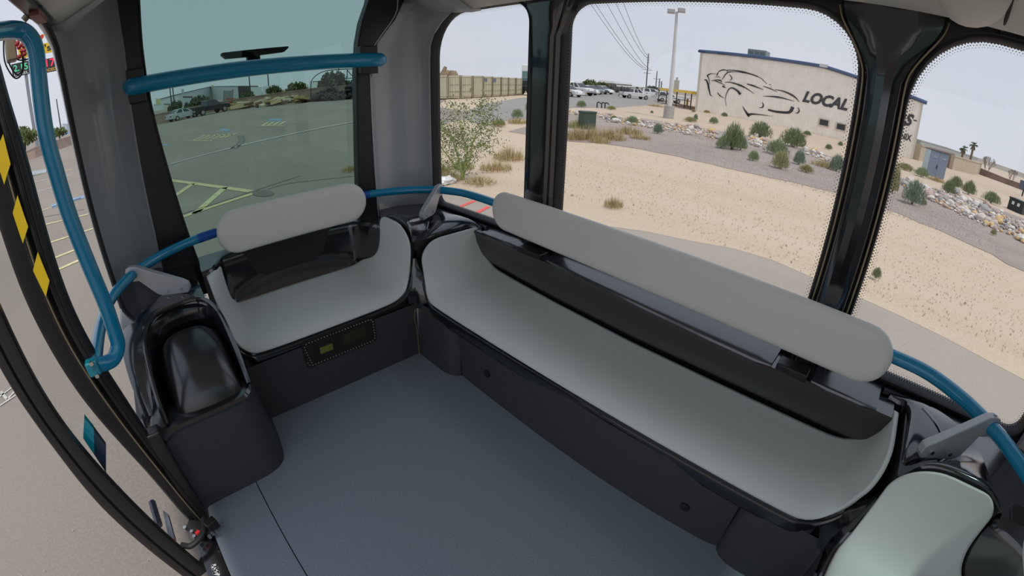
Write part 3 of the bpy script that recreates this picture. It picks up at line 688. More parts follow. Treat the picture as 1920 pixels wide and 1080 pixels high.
# little box and loose cables hanging outside the door opening
jb = thing('cable_box', (-.45, 1.6, 2.2), 'small tan and red box hanging among loose cables in the door opening', 'box')
c_ = on(1, 31, 88, 1.75)
MB().box(c_+Vector((-.02, 0, 0)), (.035, .06, .085), .3).build('housing', mat('tan_plastic', (.30, .24, .16), .5), jb, bevel=(.006, 2))
b = MB()
for k in range(14): b.ball(c_+Vector((.02+.014*random.uniform(-1, 1), -.03, random.uniform(-.04, .035))), .008, 6, 4)
b.build('connectors', mat('red_connector', (.45, .03, .04), .4), jb)
for k, q in enumerate(([(11, 60), (12, 100), (20, 125), (32, 140), (42, 130), (42, 105), (40, 92)], [(7, 60), (8, 110), (18, 135), (30, 147), (41, 138), (44, 115), (42, 95)], [(17, 60), (22, 98), (34, 112), (52, 111), (62, 108)])):
    MB().tube(spline([Vector(on(1, x, y, 1.75)) for x, y in q], 6), .0028, 6).build('cable', RUB, jb)

# ================================================================== OUTSIDE: ground
def ground_mat(name, c1, c2, c3, s1, s2, rough=.9, bump=.4, sy=.45):
    M = bpy.data.materials.new(name); M.use_nodes = True; t = M.node_tree; b = t.nodes['Principled BSDF']; b.inputs['Roughness'].default_value = rough
    b.inputs['Specular IOR Level'].default_value = .2
    co = N(t, 'ShaderNodeTexCoord')
    n1 = N(t, 'ShaderNodeTexNoise'); n1.inputs['Scale'].default_value = s1; n1.inputs['Detail'].default_value = 5
    n2 = N(t, 'ShaderNodeTexNoise'); n2.inputs['Scale'].default_value = s2; n2.inputs['Detail'].default_value = 4; n2.inputs['Roughness'].default_value = .75
    mp = N(t, 'ShaderNodeMapping'); mp.inputs['Scale'].default_value = (1, sy, 1)
    t.links.new(co.outputs['Object'], mp.inputs[0]); t.links.new(mp.outputs[0], n1.inputs['Vector']); t.links.new(co.outputs['Object'], n2.inputs['Vector'])
    r1 = N(t, 'ShaderNodeValToRGB'); r1.color_ramp.elements[0].position = .35; r1.color_ramp.elements[1].position = .65
    r1.color_ramp.elements[0].color = (*c1, 1); r1.color_ramp.elements[1].color = (*c2, 1); t.links.new(n1.outputs[0], r1.inputs[0])
    r2 = N(t, 'ShaderNodeValToRGB'); r2.color_ramp.elements[0].position = .42; r2.color_ramp.elements[1].position = .66; t.links.new(n2.outputs[0], r2.inputs[0])
    m2 = N(t, 'ShaderNodeMath', operation='MULTIPLY'); m2.inputs[1].default_value = .7; t.links.new(r2.outputs[0], m2.inputs[0])
    x = N(t, 'ShaderNodeMix', data_type='RGBA'); x.inputs['B'].default_value = (*c3, 1)
    t.links.new(m2.outputs[0], x.inputs['Factor']); t.links.new(r1.outputs[0], x.inputs['A']); t.links.new(x.outputs['Result'], b.inputs['Base Color'])
    bp = N(t, 'ShaderNodeBump'); bp.inputs['Strength'].default_value = bump; bp.inputs['Distance'].default_value = .03
    t.links.new(n2.outputs[0], bp.inputs['Height']); t.links.new(bp.outputs[0], b.inputs['Normal']); MATS[name] = M; return M
ASPH = ground_mat('weathered_asphalt', (.235, .202, .172), (.285, .248, .212), (.33, .29, .25), .35, 45)
DIRT = ground_mat('pale_dirt', (.55, .44, .335), (.49, .375, .275), (.62, .52, .41), .9, 22, bump=.5, sy=.10)
FARD = ground_mat('tan_dirt', (.44, .34, .26), (.50, .40, .31), (.54, .44, .36), .12, 3)
GRAV = ground_mat('mauve_gravel', (.31, .25, .225), (.375, .31, .28), (.46, .40, .36), .8, 26, bump=1)
ROAD = ground_mat('road_asphalt', (.255, .235, .22), (.30, .28, .265), (.33, .31, .295), .15, 8)
def flat(name, pts, z, m, kind='structure', parent=None):
    return MB().add([(p[0], p[1], z) for p in pts], [tuple(range(len(pts)))]).build(name, m, parent, kind=kind)
lot = flat('ground', [(-500, -400), (500, -400), (500, 600), (-500, 600)], 0, ASPH)
flat('path', [(1.75, -14), (5.6, -14), (6.1, -1), (6.2, 1.4), (5.9, 2.1), (5.4, 3.5), (4.95, 5.2), (4.5, 7.4), (1.75, 7.6)], .002, ground_mat('pale_concrete', (.33, .28, .235), (.375, .325, .28), (.42, .37, .325), .6, 40))
near = [(5.3, -16), (5.25, -3), (5.55, -1.5), (5.68, -.7), (5.75, 0), (5.85, .6), (6.0, 1.4), (5.7, 2.1), (5.2, 3.5), (4.75, 5.2), (4.45, 6.2), (4.3, 7.4), (5.2, 9.2), (7.6, 12.6), (10, 15.0), (12.5, 16.5)]
random.seed(3)
nn = []
for p in resample([(a, b, 0) for a, b in near], 60): nn.append((p.x+random.uniform(-.07, .07), p.y+random.uniform(-.05, .05)))
flat('ground_dirt', nn+[(16, 18.5), (18, 26), (30, 40), (80, 60), (160, 80), (160, -60), (40, -60)], .004, DIRT)
flat('ground_dirt', [(24, 17), (25, 13), (24, 9), (24.5, 5), (24, 1), (22, -2), (22, -6), (26, -30), (150, -60), (150, 70), (60, 40), (36, 26)], .008, FARD)
gn = [(11.6, 12.2), (11.38, 9.4), (12.4, 8.4), (12.6, 6.24), (12.53, 3.65), (13.3, 1.5), (13.02, -.52), (12.37, -2.24), (11.46, -3.76), (10.6, -7), (10, -12)]
gq = [(p.x+random.uniform(-.12, .12), p.y+random.uniform(-.1, .1)) for p in resample([(a, b, 0) for a, b in gn], 50)]
flat('ground_gravel', gq+[(24, -14), (24.5, -6), (23.5, 0), (25.5, 5), (25, 9), (24.5, 14), (21, 17), (16, 14.2)], .012, GRAV)
flat('road', [(12.5, 15.0), (13.6, 17.3), (18, 22.2), (24, 27.0), (32, 32), (52, 40), (120, 70), (140, 60), (60, 31), (50, 25.8), (38, 22.5), (30.5, 20.2), (26, 20.6), (22, 18.6), (17, 15.6)], .012, ROAD)
# painted marks on the lot
PY = mat('faded_yellow_paint', (.56, .50, .27), .7, noise=(9, .25)); PW = mat('faded_white_paint', (.50, .48, .45), .7, noise=(9, .25)); PB = mat('faded_blue_paint', (.22, .30, .44), .7, noise=(6, .3)); PR = mat('red_paint', (.75, .10, .09), .7)
SEALM = mat('dark_tar', (.17, .155, .14), .8)
def line(a, b, w, m, name='painted_line', z=.008):
    a = Vector((a[0], a[1], 0)); b = Vector((b[0], b[1], 0)); d = (b-a).normalized(); n = Vector((-d.y, d.x, 0))*w/2
    flat(name, [a-n, b-n, b+n, a+n], z, m, None, lot)
def pl(p, q, w, m, **k): line(G(*p), G(*q), w, m, **k)
for p, q in (((317, 338), (482, 361)), ((482, 361), (340, 408)), ((422, 352), (366, 401)), ((361, 345), (325, 370))): pl(p, q, .17, PY)
pl((300, 314), (668, 227.5), .22, PW); pl((310, 311.5), (668, 229), .10, SEALM, z=.009)
for k in range(6):
    pl((360+12*k, 264-1.1*k), (384+12*k, 254.5-1.0*k), .16, PY)
pl((352, 264), (398, 264), .14, PY); pl((392, 264), (432, 253.5), .14, PY); pl((375, 254), (440, 253), .12, PY)
for k in range(4): pl((492+10*k, 235.5-.2*k), (503+10*k, 229-.2*k), .2, PY)
pl((488, 236), (534, 235.5), .2, PY); pl((500, 229), (545, 227.5), .14, PW); pl((520, 235), (560, 228), .14, PW)
for a in (((410, 243), (424, 247), (434, 244), (420, 241)), ((500, 226), (526, 227), (530, 223), (512, 222)), ((303, 274), (314, 273), (318, 270), (306, 271))):
    flat('painted_symbol', [G(*q) for q in a], .008, PB, None, lot)
for k in range(4):
    pl((420+6*k, 246+k), (405+6*k, 246.2+k*.2), .12, PW) if k < 1 else None
def arc_mark(pp, w):
    P = spline([G(*q) for q in pp], 5)
    for a, b in zip(P, P[1:]): line(a, b, w, SEALM)
for o in (0, 8): arc_mark([(446+o, 254), (450+o, 262), (444+o, 270), (434+o, 279)], .14)
for k, (p, q) in enumerate((((60, 342), (134, 328)), ((60, 362), (128, 345)), ((70, 398), (152, 372)), ((60, 428), (166, 402)), ((75, 462), (178, 428)), ((88, 490), (146, 467)), ((96, 512), (150, 488)), ((55, 330), (135, 318)))):
    pl(p, q, .12, PY if k > 1 else PW)
flat('painted_symbol', [G(*q) for q in ((96, 384), (158, 366), (160, 371), (98, 391))], .008, PB, None, lot)
for p, q in (((0, 745), (22, 728)), ((0, 762), (30, 742)), ((2, 735), (14, 750)), ((14, 750), (28, 735))): pl(p, q, .03, PW)
for p, q in (((852, 393), (890, 377)), ((888, 403), (916, 388))): pl(p, q, .07, PR)
for pp in ([(505, 355), (540, 345), (590, 338), (664, 331)], [(250, 430), (400, 384), (560, 330)], [(80, 408), (130, 398), (160, 392)]):
    P = spline([Vector(G(*q))+Vector((random.uniform(-.05, .05), random.uniform(-.05, .05), 0)) for q in pp], 6)
    for a, b in zip(P, P[1:]): line(a, b, .035, SEALM, 'crack')
flat('tar_patch', [G(480+26*math.cos(a)*random.uniform(.7, 1.1)+12, 363+6*math.sin(a)) for a in [2*PI*k/14 for k in range(14)]], .010, mat('tar_rubble', (.16, .14, .12), .9, noise=(30, .5)), None, lot)
# loose stones on the dirt and gravel (far too many to count)
def pebbles(name, regions, n, m, smin, smax):
    b = MB()
    for _ in range(n):
        x0, x1, y0, y1 = random.choice(regions); x = random.uniform(x0, x1); y = random.uniform(y0, y1); s = random.uniform(smin, smax)*(.6+.4*random.random()); a = random.random()*6
        vs = [(x+s*math.cos(a+k*2.1)*random.uniform(.7, 1.2), y+s*math.sin(a+k*2.1)*random.uniform(.7, 1.2), .012) for k in range(3)]+[(x, y, .02+s*.7)]
        b.add(vs, [(0, 1, 3), (1, 2, 3), (2, 0, 3)])
    b.build(name, m, kind='stuff', ang=10)
pebbles('pebbles', [(5.9, 8, -3, 6), (6, 12, -3.4, 9), (8, 12, -3, 8)], 3200, mat('pale_stone', (.55, .435, .325), .9), .006, .022)
pebbles('pebbles', [(5.9, 12.4, -3.4, 9)], 110, mat('brown_stone', (.36, .27, .20), .9), .012, .032)
pebbles('pebbles', [(12.8, 20, -3, 9), (12.5, 17, -3.5, 8)], 5200, mat('gravel_stone', (.39, .33, .315), .9), .014, .038)
pebbles('pebbles', [(1.8, 5.2, -3, 5), (-3.5, -.7, .3, 2.6)], 160, mat('grit', (.62, .56, .5), .9), .004, .011)

# ================================================================== OUTSIDE: plants
def plant_mesh(kind, seed):
    rnd = random.Random(seed); b = MB(); s = MB()
    if kind == 'broom':                               # dense upright desert broom, unit radius, unit height
        for k in range(1500):
            a = rnd.random()*2*PI; zc = rnd.random(); rr = rnd.random()**.35; q = math.sqrt(1-zc*zc)*(.85+.15*math.sin(2*a+seed)+.12*math.sin(5*a))
            c = Vector((rr*q*math.cos(a)*.88, rr*q*math.sin(a)*.88, .06+.74*zc*rr))
            d = Vector((c.x*.6+rnd.uniform(-.3, .3), c.y*.6+rnd.uniform(-.3, .3), .8)).normalized()*rnd.uniform(.10, .22)
            n = Vector((-d.y, d.x, 0)).normalized()*.022 if abs(d.z) < .99 else Vector((.02, 0, 0))
            b.add([c-n, c+n, c+d], [(0, 1, 2)])
        for k in range(14):
            a = rnd.random()*2*PI; s.tube([(0.04*math.cos(a), .04*math.sin(a), 0), (.5*math.cos(a), .5*math.sin(a), .6)], [.02, .008], 4)
    elif kind == 'tuft':                              # dry grass
        for k in range(420):
            a = rnd.random()*2*PI; r = rnd.random()**.7
            c = Vector((r*math.cos(a), r*math.sin(a), 0)); l = rnd.uniform(.4, 1)*(1-.5*r)
            d = Vector((rnd.uniform(-.5, .5)+c.x*.3, rnd.uniform(-.5, .5)+c.y*.3, 1)).normalized()*l; n = Vector((-d.y, d.x, .01)).normalized()*.02
            b.add([c-n, c+n, c+d], [(0, 1, 2)])
        s = None
    elif kind == 'crown':                             # round leafy crown
        for k in range(1300):
            a = rnd.random()*2*PI; z = rnd.uniform(-.8, 1); q = math.sqrt(max(0, 1-z*z)); r = rnd.uniform(.55, 1)*(.8+.2*math.sin(3*a+z*4+seed))
            c = Vector((r*q*math.cos(a), r*q*math.sin(a), .55+.42*z*r)); u = Vector((rnd.uniform(-1, 1), rnd.uniform(-1, 1), rnd.uniform(-1, 1))).normalized()*.09; w = u.cross(Vector((rnd.random(), rnd.random(), rnd.random()))).normalized()*.06
            b.add([c-u, c+w, c+u, c-w], [(0, 1, 2, 3)])
        for k in range(5):
            a = rnd.random()*2*PI; s.tube([(0, 0, 0), (.1*math.cos(a), .1*math.sin(a), .25), (.45*math.cos(a), .45*math.sin(a), .62)], [.05, .035, .012], 5)
    elif kind == 'bare':                              # grey leafless tree
        def br(p, d, l, r, n):
            q = p+d*l; b.tube([p, q], [r, r*.7], 4, cap=False)
            if n:
                for _ in range(3 if n > 1 else 4): br(q, (d+Vector((rnd.uniform(-.8, .8), rnd.uniform(-.8, .8), rnd.uniform(-.1, .6)))).normalized(), l*.66, r*.6, n-1)
        for k in range(4): a = k*1.6+.3; br(Vector((0, 0, 0)), Vector((.5*math.cos(a), .5*math.sin(a), .8)).normalized(), .36, .03, 4)
        s = None
    return b, s
LEAF = {n: mat(n, c, .7, noise=(5, .35)) for n, c in (('broom_green', (.20, .26, .12)), ('sage_green', (.29, .36, .20)), ('blue_green', (.20, .29, .19)), ('dry_green', (.36, .35, .16)), ('straw', (.46, .36, .18)), ('tree_green', (.10, .13, .035)), ('dark_tree', (.06, .085, .03)), ('bare_grey', (.26, .21, .165)))}
BARK = mat('bark', (.13, .095, .06), .9)
_pm = {}
def plant(name, kind, leaf, loc, r, h, label, cat, group=None, rz=None, seed=1):
    key = (kind, seed)
    if key not in _pm:
        b, s = plant_mesh(kind, seed)
        o = b.build('foliage', LEAF[leaf], ang=5)
        q = s.build('stems', BARK) if s else None
        _pm[key] = (o.data, q.data if q else None)
        bpy.data.objects.remove(o)
        if q: bpy.data.objects.remove(q)
    fm, sm = _pm[key]
    root = thing(name, (loc[0], loc[1], loc[2] if len(loc) > 2 else 0.03), label, cat, group)
    root.rotation_euler.z = random.random()*6 if rz is None else rz; root.scale = (r, r, h)
    f = bpy.data.objects.new('foliage', fm); COL.objects.link(f); f.parent = root
    f.material_slots[0].link = 'OBJECT'; f.material_slots[0].material = LEAF[leaf]
    if sm:
        q = bpy.data.objects.new('stems', sm); COL.objects.link(q); q.parent = root
    return root
def shrub(px, py, wpx, hpx, leaf, label, kind='broom', name='desert_shrub', cat='shrub', group='shrubs in the landscape bed', seed=1):
    """base pixel, apparent width and height in the photo"""
    g = G(px, py); d = math.hypot(g.x, g.y, 2); top = HT(g, px, py-hpx)
    r0, r1 = G(px-wpx/2, py), G(px+wpx/2, py); w = (r1-r0).length
    w = wpx*d/870*1.05
    plant(name, kind, leaf, (g.x, g.y, .03), w/2, max(.08, top), label, cat, group, seed=seed)
SH = [(1372, 281, 58, 58, 'broom_green', 'tall green desert shrub at the head of the clump by the stones', 1), (1352, 279, 30, 26, 'sage_green', 'small grey-green shrub low at the foot of the tall one', 2), (1388, 282, 32, 32, 'sage_green', 'rounded grey-green shrub between the tall one and the pale boulders', 3),
      (1425, 259, 54, 36, 'broom_green', 'broad mid-green shrub standing alone behind the boulders', 2), (1486, 276, 64, 42, 'broom_green', 'broad dark shrub nearest below the two building windows', 1), (1456, 291, 58, 34, 'sage_green', 'spreading grey-green shrub in the middle of the clump', 3),
      (1497, 309, 32, 32, 'blue_green', 'compact blue-green shrub at the right of the clump', 2), (1462, 317, 44, 38, 'dry_green', 'yellow-green shrub at the front edge of the gravel', 1), (1412, 302, 30, 22, 'sage_green', 'low sage tuft alone on the gravel', 3),
      (1511, 324, 34, 17, 'dry_green', 'flat dry green tuft at the front of the gravel', 2), (1567, 321, 38, 36, 'blue_green', 'blue-green shrub next to the broad black post', 1), (1553, 281, 18, 12, 'broom_green', 'little green bush on bare dirt below the windows', 2),
      (1513, 254, 22, 10, 'broom_green', 'flat green weed against the building foot', 3), (1358, 219, 18, 9, 'broom_green', 'green weed below the painted car on the wall', 1), (1304, 226, 12, 14, 'blue_green', 'small upright bush by the building corner', 2), (1338, 232, 26, 14, 'sage_green', 'sage bush before the building by the rocks', 3), (1294, 229, 30, 11, 'dry_green', 'low yellow-green weed by the light pole', 1),
      (1709, 384, 50, 56, 'blue_green', 'tall blue-green shrub right of the broad black post', 2), (1672, 362, 30, 62, 'dry_green', 'light green shrub half hidden by the broad black post', 1), (1727, 332, 36, 22, 'sage_green', 'grey-green bush before the blue cabinet', 3), (1696, 319, 44, 15, 'dry_green', 'low dry weeds below the building corner', 1),
      (1777, 363, 32, 30, 'broom_green', 'green bush right at the foot of the blue cabinet', 2), (1790, 352, 32, 26, 'broom_green', 'darker bush behind the cabinet pair', 1), (1815, 365, 32, 32, 'broom_green', 'round green bush beyond the stones', 3), (1857, 381, 40, 26, 'broom_green', 'isolated round bush on bare dirt', 1),
      (1861, 442, 14, 14, 'dry_green', 'tiny weed alone on the mauve gravel', 2), (1731, 386, 16, 14, 'dry_green', 'small tuft at the foot of the tall blue-green shrub', 2),
      (1090, 201, 26, 14, 'sage_green', 'grey-green bush before the road end', 3), (1185, 232, 28, 16, 'sage_green', 'grey-green bush among the rocks', 1), (1233, 251, 26, 22, 'blue_green', 'round bush before the rock row', 2), (1151, 226, 18, 10, 'sage_green', 'low bush behind the green utility box', 2), (1222, 213, 8, 6, 'blue_green', 'tiny bush by the light pole', 3), (1300, 211, 10, 7, 'dry_green', 'weed at the canopy end of the building', 3), (1248, 219, 12, 8, 'dry_green', 'weed at the pole foot', 1), (1146, 206, 24, 8, 'dry_green', 'dry weed by the standpipe', 2), (970, 222, 30, 20, 'sage_green', 'green weeds left of the narrow post', 3), (990, 209, 14, 22, 'dry_green', 'weeds half behind the narrow post', 2), (935, 238, 40, 16, 'dry_green', 'weeds beside the road bend', 1), (1325, 212, 18, 6, 'straw', 'dry weed at the building foot', 1), (1575, 274, 12, 10, 'broom_green', 'tiny bush below the second window', 1), (1640, 525, 22, 26, 'broom_green', 'small green weed at the foot of the broad post', 2)]
for px, py, w, h, lf, lb_, sd_ in SH: shrub(px, py, w, h, lf, lb_, seed=sd_)
for px, py, w, h, lf, lb_ in ((1105, 262, 60, 42, 'straw', 'dry straw grass before the green utility box'), (1075, 262, 46, 34, 'straw', 'dry grass beside the narrow post'), (1145, 262, 56, 34, 'straw', 'dry grass right of the green utility box'), (1180, 252, 50, 26, 'straw', 'dry grass tailing off to the rocks'), (1085, 240, 50, 26, 'dry_green', 'greenish grass behind the utility box'), (1125, 268, 40, 18, 'straw', 'short dry grass at the dirt edge'), (1200, 261, 40, 16, 'straw', 'short straw grass near the gravel'), (1150, 390, 36, 30, 'straw', 'lone dry tuft out on the dirt track'), (1543, 313, 44, 22, 'straw', 'golden dry grass by the pale rocks'), (1755, 340, 30, 14, 'straw', 'golden dry weed by the cabinet base'),
        (840, 340, 50, 24, 'straw', 'dry grass at the foot of the young tree'), (930, 320, 60, 24, 'straw', 'dry grass by the narrow post'), (955, 300, 60, 36, 'straw', 'taller dry stalks by the narrow post'), (900, 345, 60, 16, 'straw', 'short dry grass by the asphalt edge'), (865, 318, 50, 26, 'dry_green', 'dry green weeds behind the young tree'), (970, 232, 36, 18, 'straw', 'dry grass by the road bend'), (830, 325, 30, 26, 'straw', 'dry grass beside the grey corner pillar'), (655, 322, 30, 16, 'straw', 'dry tuft on the lot beside the windshield frame'), (1230, 200, 30, 7, 'straw', 'straw along the road'), (1500, 255, 30, 8, 'straw', 'straw at the building foot')):
    shrub(px, py, w, h, lf, lb_, 'tuft', 'dry_grass_tuft', 'grass', 'dry grass tufts', seed=4)
# young green-barked tree outside the first side window
yt = thing('young_tree', tuple(G(868, 338)), 'young green-barked tree with fine sparse leaves outside the first side window', 'tree')
rnd = random.Random(5); base = G(868, 338); T = MB(); LFS = MB()
YG = mat('green_bark', (.36, .40, .13), .7); YL = mat('fine_leaf', (.17, .225, .085), .7, noise=(8, .4))
def tp(px, py, dd=0):
    d = ray(px, py); h = math.hypot(d[0], d[1]); R_ = math.hypot(base.x, base.y)+dd; return Vector((d[0]/h*R_, d[1]/h*R_, CAM[2]+d[2]/h*R_))
limbs = [([(868, 338), (864, 318), (858, 290), (850, 265), (842, 250)], .018), ([(868, 338), (872, 310), (876, 285), (870, 262), (864, 240), (860, 215)], .020), ([(872, 310), (882, 296), (884, 280), (888, 262), (900, 240), (912, 215), (925, 200)], .014), ([(864, 318), (850, 305), (838, 290), (826, 275), (818, 262)], .014),
         ([(876, 285), (868, 270), (850, 258), (832, 238), (820, 225)], .010), ([(884, 280), (895, 275), (910, 273), (925, 276)], .008), ([(864, 240), (880, 225), (895, 205), (905, 192)], .008), ([(850, 265), (838, 252), (828, 240), (818, 236)], .008), ([(860, 215), (852, 205), (846, 196)], .006), ([(868, 338), (850, 325), (832, 312), (818, 305)], .010), ([(900, 240), (915, 232), (932, 226)], .006), ([(888, 262), (905, 250), (922, 244)], .006)]
for k, (q, r) in enumerate(limbs):
    P = spline([tp(x, y, .5*math.sin(k*2.1)*i/len(q)) for i, (x, y) in enumerate(q)], 4); n = len(P)
    T.tube(P, [1.45*r*(1-.75*i/(n-1)) for i in range(n)], 6)
    for i, p in enumerate(P[2:]):
        for _ in range(int(4+6*i/n)):
            c = p+Vector((rnd.gauss(0, .13), rnd.gauss(0, .13), rnd.gauss(.02, .09)))
            if rnd.random() < .25: T.tube([p, c], [.004, .002], 3, cap=False)
            for _ in range(4):
                e = c+Vector((rnd.gauss(0, .04), rnd.gauss(0, .04), rnd.gauss(0, .035))); u = Vector((rnd.uniform(-1, 1), rnd.uniform(-1, 1), rnd.uniform(-1, 1))).normalized()*.022; w = u.cross(Vector((rnd.random(), rnd.random(), rnd.random()))).normalized()*.011
                LFS.add([e-u, e+w, e+u, e-w], [(0, 1, 2, 3)])
T.build('branches', YG, yt); LFS.build('leaves', YL, yt, kind='stuff', ang=5)

g = G(836, 346); lt = thing('plastic_bag', tuple(g), 'crumpled clear white plastic bag lying by the young tree', 'bag'); random.seed(2)
b = MB(); b.ball((g.x, g.y, .07), .16, 12, 8, (1.3, .7, .5), .3); b.build('film', mat('white_film', (.7, .7, .7), .3), lt, ang=10)
# ================================================================== OUTSIDE: rocks
ROCKC = [mat('pale_rock', (.58, .50, .45), .85, noise=(6, .25)), mat('pink_rock', (.46, .33, .29), .85, noise=(6, .25)), mat('ochre_rock', (.60, .42, .21), .85, noise=(6, .25)), mat('grey_rock', (.34, .32, .32), .85, noise=(6, .25)), mat('white_rock', (.66, .62, .58), .85, noise=(6, .2))]
CN = ['pale buff', 'pinkish', 'ochre', 'grey', 'whitish']
rm = []
for k in range(7):
    random.seed(20+k); b = MB(); b.ball((0, 0, .35), 1, 9, 6, (1, random.uniform(.6, .85), random.uniform(.5, .75)), .16); o = b.build('boulder', ROCKC[0], ang=12); rm.append(o.data); bpy.data.objects.remove(o)
random.seed(11)
def rocks(a, b_, n, thick, size, where):
    for k in range(n):
        t = random.random(); px = lerp(a[0], b_[0], t); py = lerp(a[1], b_[1], t)+random.uniform(-thick, thick)
        g = G(px, py); ci = random.choices(range(5), (5, 3, 2.4, 3, 3))[0]; s = size*math.exp(random.gauss(0, .33))
        o = bpy.data.objects.new('boulder', random.choice(rm)); COL.objects.link(o)
        o.location = (g.x, g.y, .04); o.rotation_euler = (random.uniform(-.3, .3), random.uniform(-.3, .3), random.random()*6); o.scale = (s, s, s*random.uniform(.8, 1.1))
        o.material_slots[0].link = 'OBJECT'; o.material_slots[0].material = ROCKC[ci]
        sz = 'large' if s > size*1.25 else 'small' if s < size*.82 else 'middling'
        al = ('left end', 'left half', 'middle', 'right half', 'right end')[min(4, int(t*5))]; ed = py-lerp(a[1], b_[1], t)
        ac = 'near edge' if ed > thick*.35 else 'far edge' if ed < -thick*.35 else 'mid-row'
        tag(o, f'{sz} {CN[ci]} boulder, {ac}, {al} of row {where}', 'rock', 'landscape boulders '+where)
RB = [((1062, 211), (1150, 219), 30, 4, .085, 'behind the green box'), ((1130, 222), (1240, 238), 46, 6, .095, 'before the light pole'), ((1240, 238), (1345, 254), 52, 8, .10, 'left of the tall green shrubs'), ((1404, 262), (1434, 272), 24, 9, .12, 'between the green shrubs'),
      ((1508, 284), (1552, 298), 16, 6, .11, 'left of the broad black post'), ((1692, 345), (1800, 388), 50, 13, .115, 'beyond the broad black post'), ((1790, 380), (1925, 440), 76, 19, .135, 'beyond the third window')]
for q in RB: rocks(*q)
for ci in range(5):                                    # the smaller stones between them
    b = MB()
    for (pa, pb, n, th, sz, _) in RB:
        for k in range(int(n*.8)):
            t = random.random(); g = G(lerp(pa[0], pb[0], t), lerp(pa[1], pb[1], t)+random.uniform(-th, th)*1.05); s = sz*random.uniform(.4, .75)
            b.ball((g.x, g.y, .02+s*.4), s, 6, 4, (1, random.uniform(.6, .9), .6), .18)
    tag(b.build('small_stones', ROCKC[ci], ang=12), CN[ci]+' small stones filling the rock rows', 'stones', None, 'stuff')

# ================================================================== OUTSIDE: the painted hall
WX = 45.6; y0, y1 = 19.71, -2.06
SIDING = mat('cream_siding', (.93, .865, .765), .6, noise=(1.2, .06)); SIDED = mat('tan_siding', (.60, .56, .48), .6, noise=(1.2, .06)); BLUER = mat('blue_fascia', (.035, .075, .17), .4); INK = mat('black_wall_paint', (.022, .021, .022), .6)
hall = thing('painted_hall', (WX, 8.8, 0), 'cream corrugated hall with a black line drawing of a car and large lettering', 'building')
def wallpt(px, py): return on(0, px, py, WX)
zl, zr = wallpt(1313.5, 97).z, wallpt(1728.5, 192).z; pk = wallpt(1545, 126); yk, zk = pk.y, pk.z
def rz_(y): return lerp(zl, zk, (y-y0)/(yk-y0)) if y > yk else lerp(zk, zr, (y-yk)/(y1-yk))
rows = []; y = y0; k = 0; bot = []; top = []
while y > y1:
    for dy, dx in ((0, 0), (.10, 0), (.13, .05), (.19, .05), (.22, 0)):
        yy = max(y-dy, y1); bot.append((WX+.0-dx, yy, 0)); top.append((WX-dx, yy, rz_(yy)))
    y -= .27
MB().grid([bot, top]).build('corrugated_front', SIDING, hall, ang=20)
# long left side wall running away
far = 42.0
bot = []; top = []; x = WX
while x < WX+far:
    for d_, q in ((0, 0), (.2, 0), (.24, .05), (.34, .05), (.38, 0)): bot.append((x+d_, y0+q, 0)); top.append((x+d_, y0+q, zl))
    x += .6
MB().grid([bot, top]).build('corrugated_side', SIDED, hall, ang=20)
MB().add([(WX+.02, y1, 0), (WX+far, y1, 0), (WX+far, y1, zr), (WX+.02, y1, zr)], [(0, 1, 2, 3)]).build('right_wall', SIDED, hall)
MB().add([(WX-.15, y0+.2, zl), (WX-.15, yk, zk), (WX+far, yk, zk), (WX+far, y0+.2, zl)], [(0, 1, 2, 3)]).build('roof_slope', BLUER, hall)
MB().add([(WX-.15, yk, zk), (WX-.15, y1-.2, zr), (WX+far, y1-.2, zr), (WX+far, yk, zk)], [(0, 1, 2, 3)]).build('roof_slope', BLUER, hall)
MB().tube([(WX-.12, y0+.25, zl+.05), (WX-.12, yk, zk+.05)], .17, 8).build('fascia', BLUER, hall)
MB().tube([(WX-.12, yk, zk+.05), (WX-.12, y1-.35, zr+.05)], .17, 8).build('fascia', BLUER, hall)
MB().tube([(WX-.1, y0+.3, zl+.04), (WX+far, y0+.3, zl+.04)], .12, 8).build('gutter', mat('gutter_grey', (.10, .11, .12), .5), hall)
MB().box((WX-.10, y0+.03, zl/2), (.14, .14, zl)).build('corner_trim', SIDED, hall); MB().box((WX-.06, y1+.02, zr/2), (.14, .14, zr)).build('corner_trim', SIDED, hall)
MB().box((WX-.2, yk, zk+.1), (.4, .75, .28)).build('ridge_vent', mat('pale_vent', (.6, .6, .6), .5), hall)
for k in range(4):                                     # wall lights and a door on the long side
    MB().box((WX+4+7*k, y0+.18, zl*.70), (.5, .3, .25)).build('wall_light', WHITE, hall)
MB().box((WX+9, y0+.1, 1.6), (2.2, .12, 3.2)).build('door', mat('dark_green_door', (.03, .045, .045), .5), hall)
for a, b_ in (((1538.0, 223.0), (1552.3, 237.0)), ((1570.2, 231.0), (1583.7, 245.0))):
    A = wallpt(*a); B = wallpt(*b_); cy, cz = (A.y+B.y)/2, (A.z+B.z)/2; w, h = abs(A.y-B.y), abs(A.z-B.z)
    wi = plate('window', rrect(cy-w/2-.1, cy+w/2+.1, cz-h/2-.1, cz+h/2+.1, .02, 1), [rrect(cy-w/2, cy+w/2, cz-h/2, cz+h/2, .01, 1)], .10, lambda u, v, q: (WX-.09+q, u, v), mat('window_trim', (.55, .50, .42), .6), hall)
    MB().box((WX-.075, cy, cz), (.02, w, h)).build('pane', mat('dark_pane', (.03, .032, .035), .12), wi)
A = wallpt(1410, 104); B = wallpt(1441, 104)
ac = thing('roof_unit', (WX+4, (A.y+B.y)/2-.2, zk-.2), 'grey-green air conditioning unit on the hall roof', 'air conditioner')
cc = on(0, 1423, 100, WX+4); w = abs(on(0, 1406, 100, WX+4).y-on(0, 1443, 106, WX+4).y)
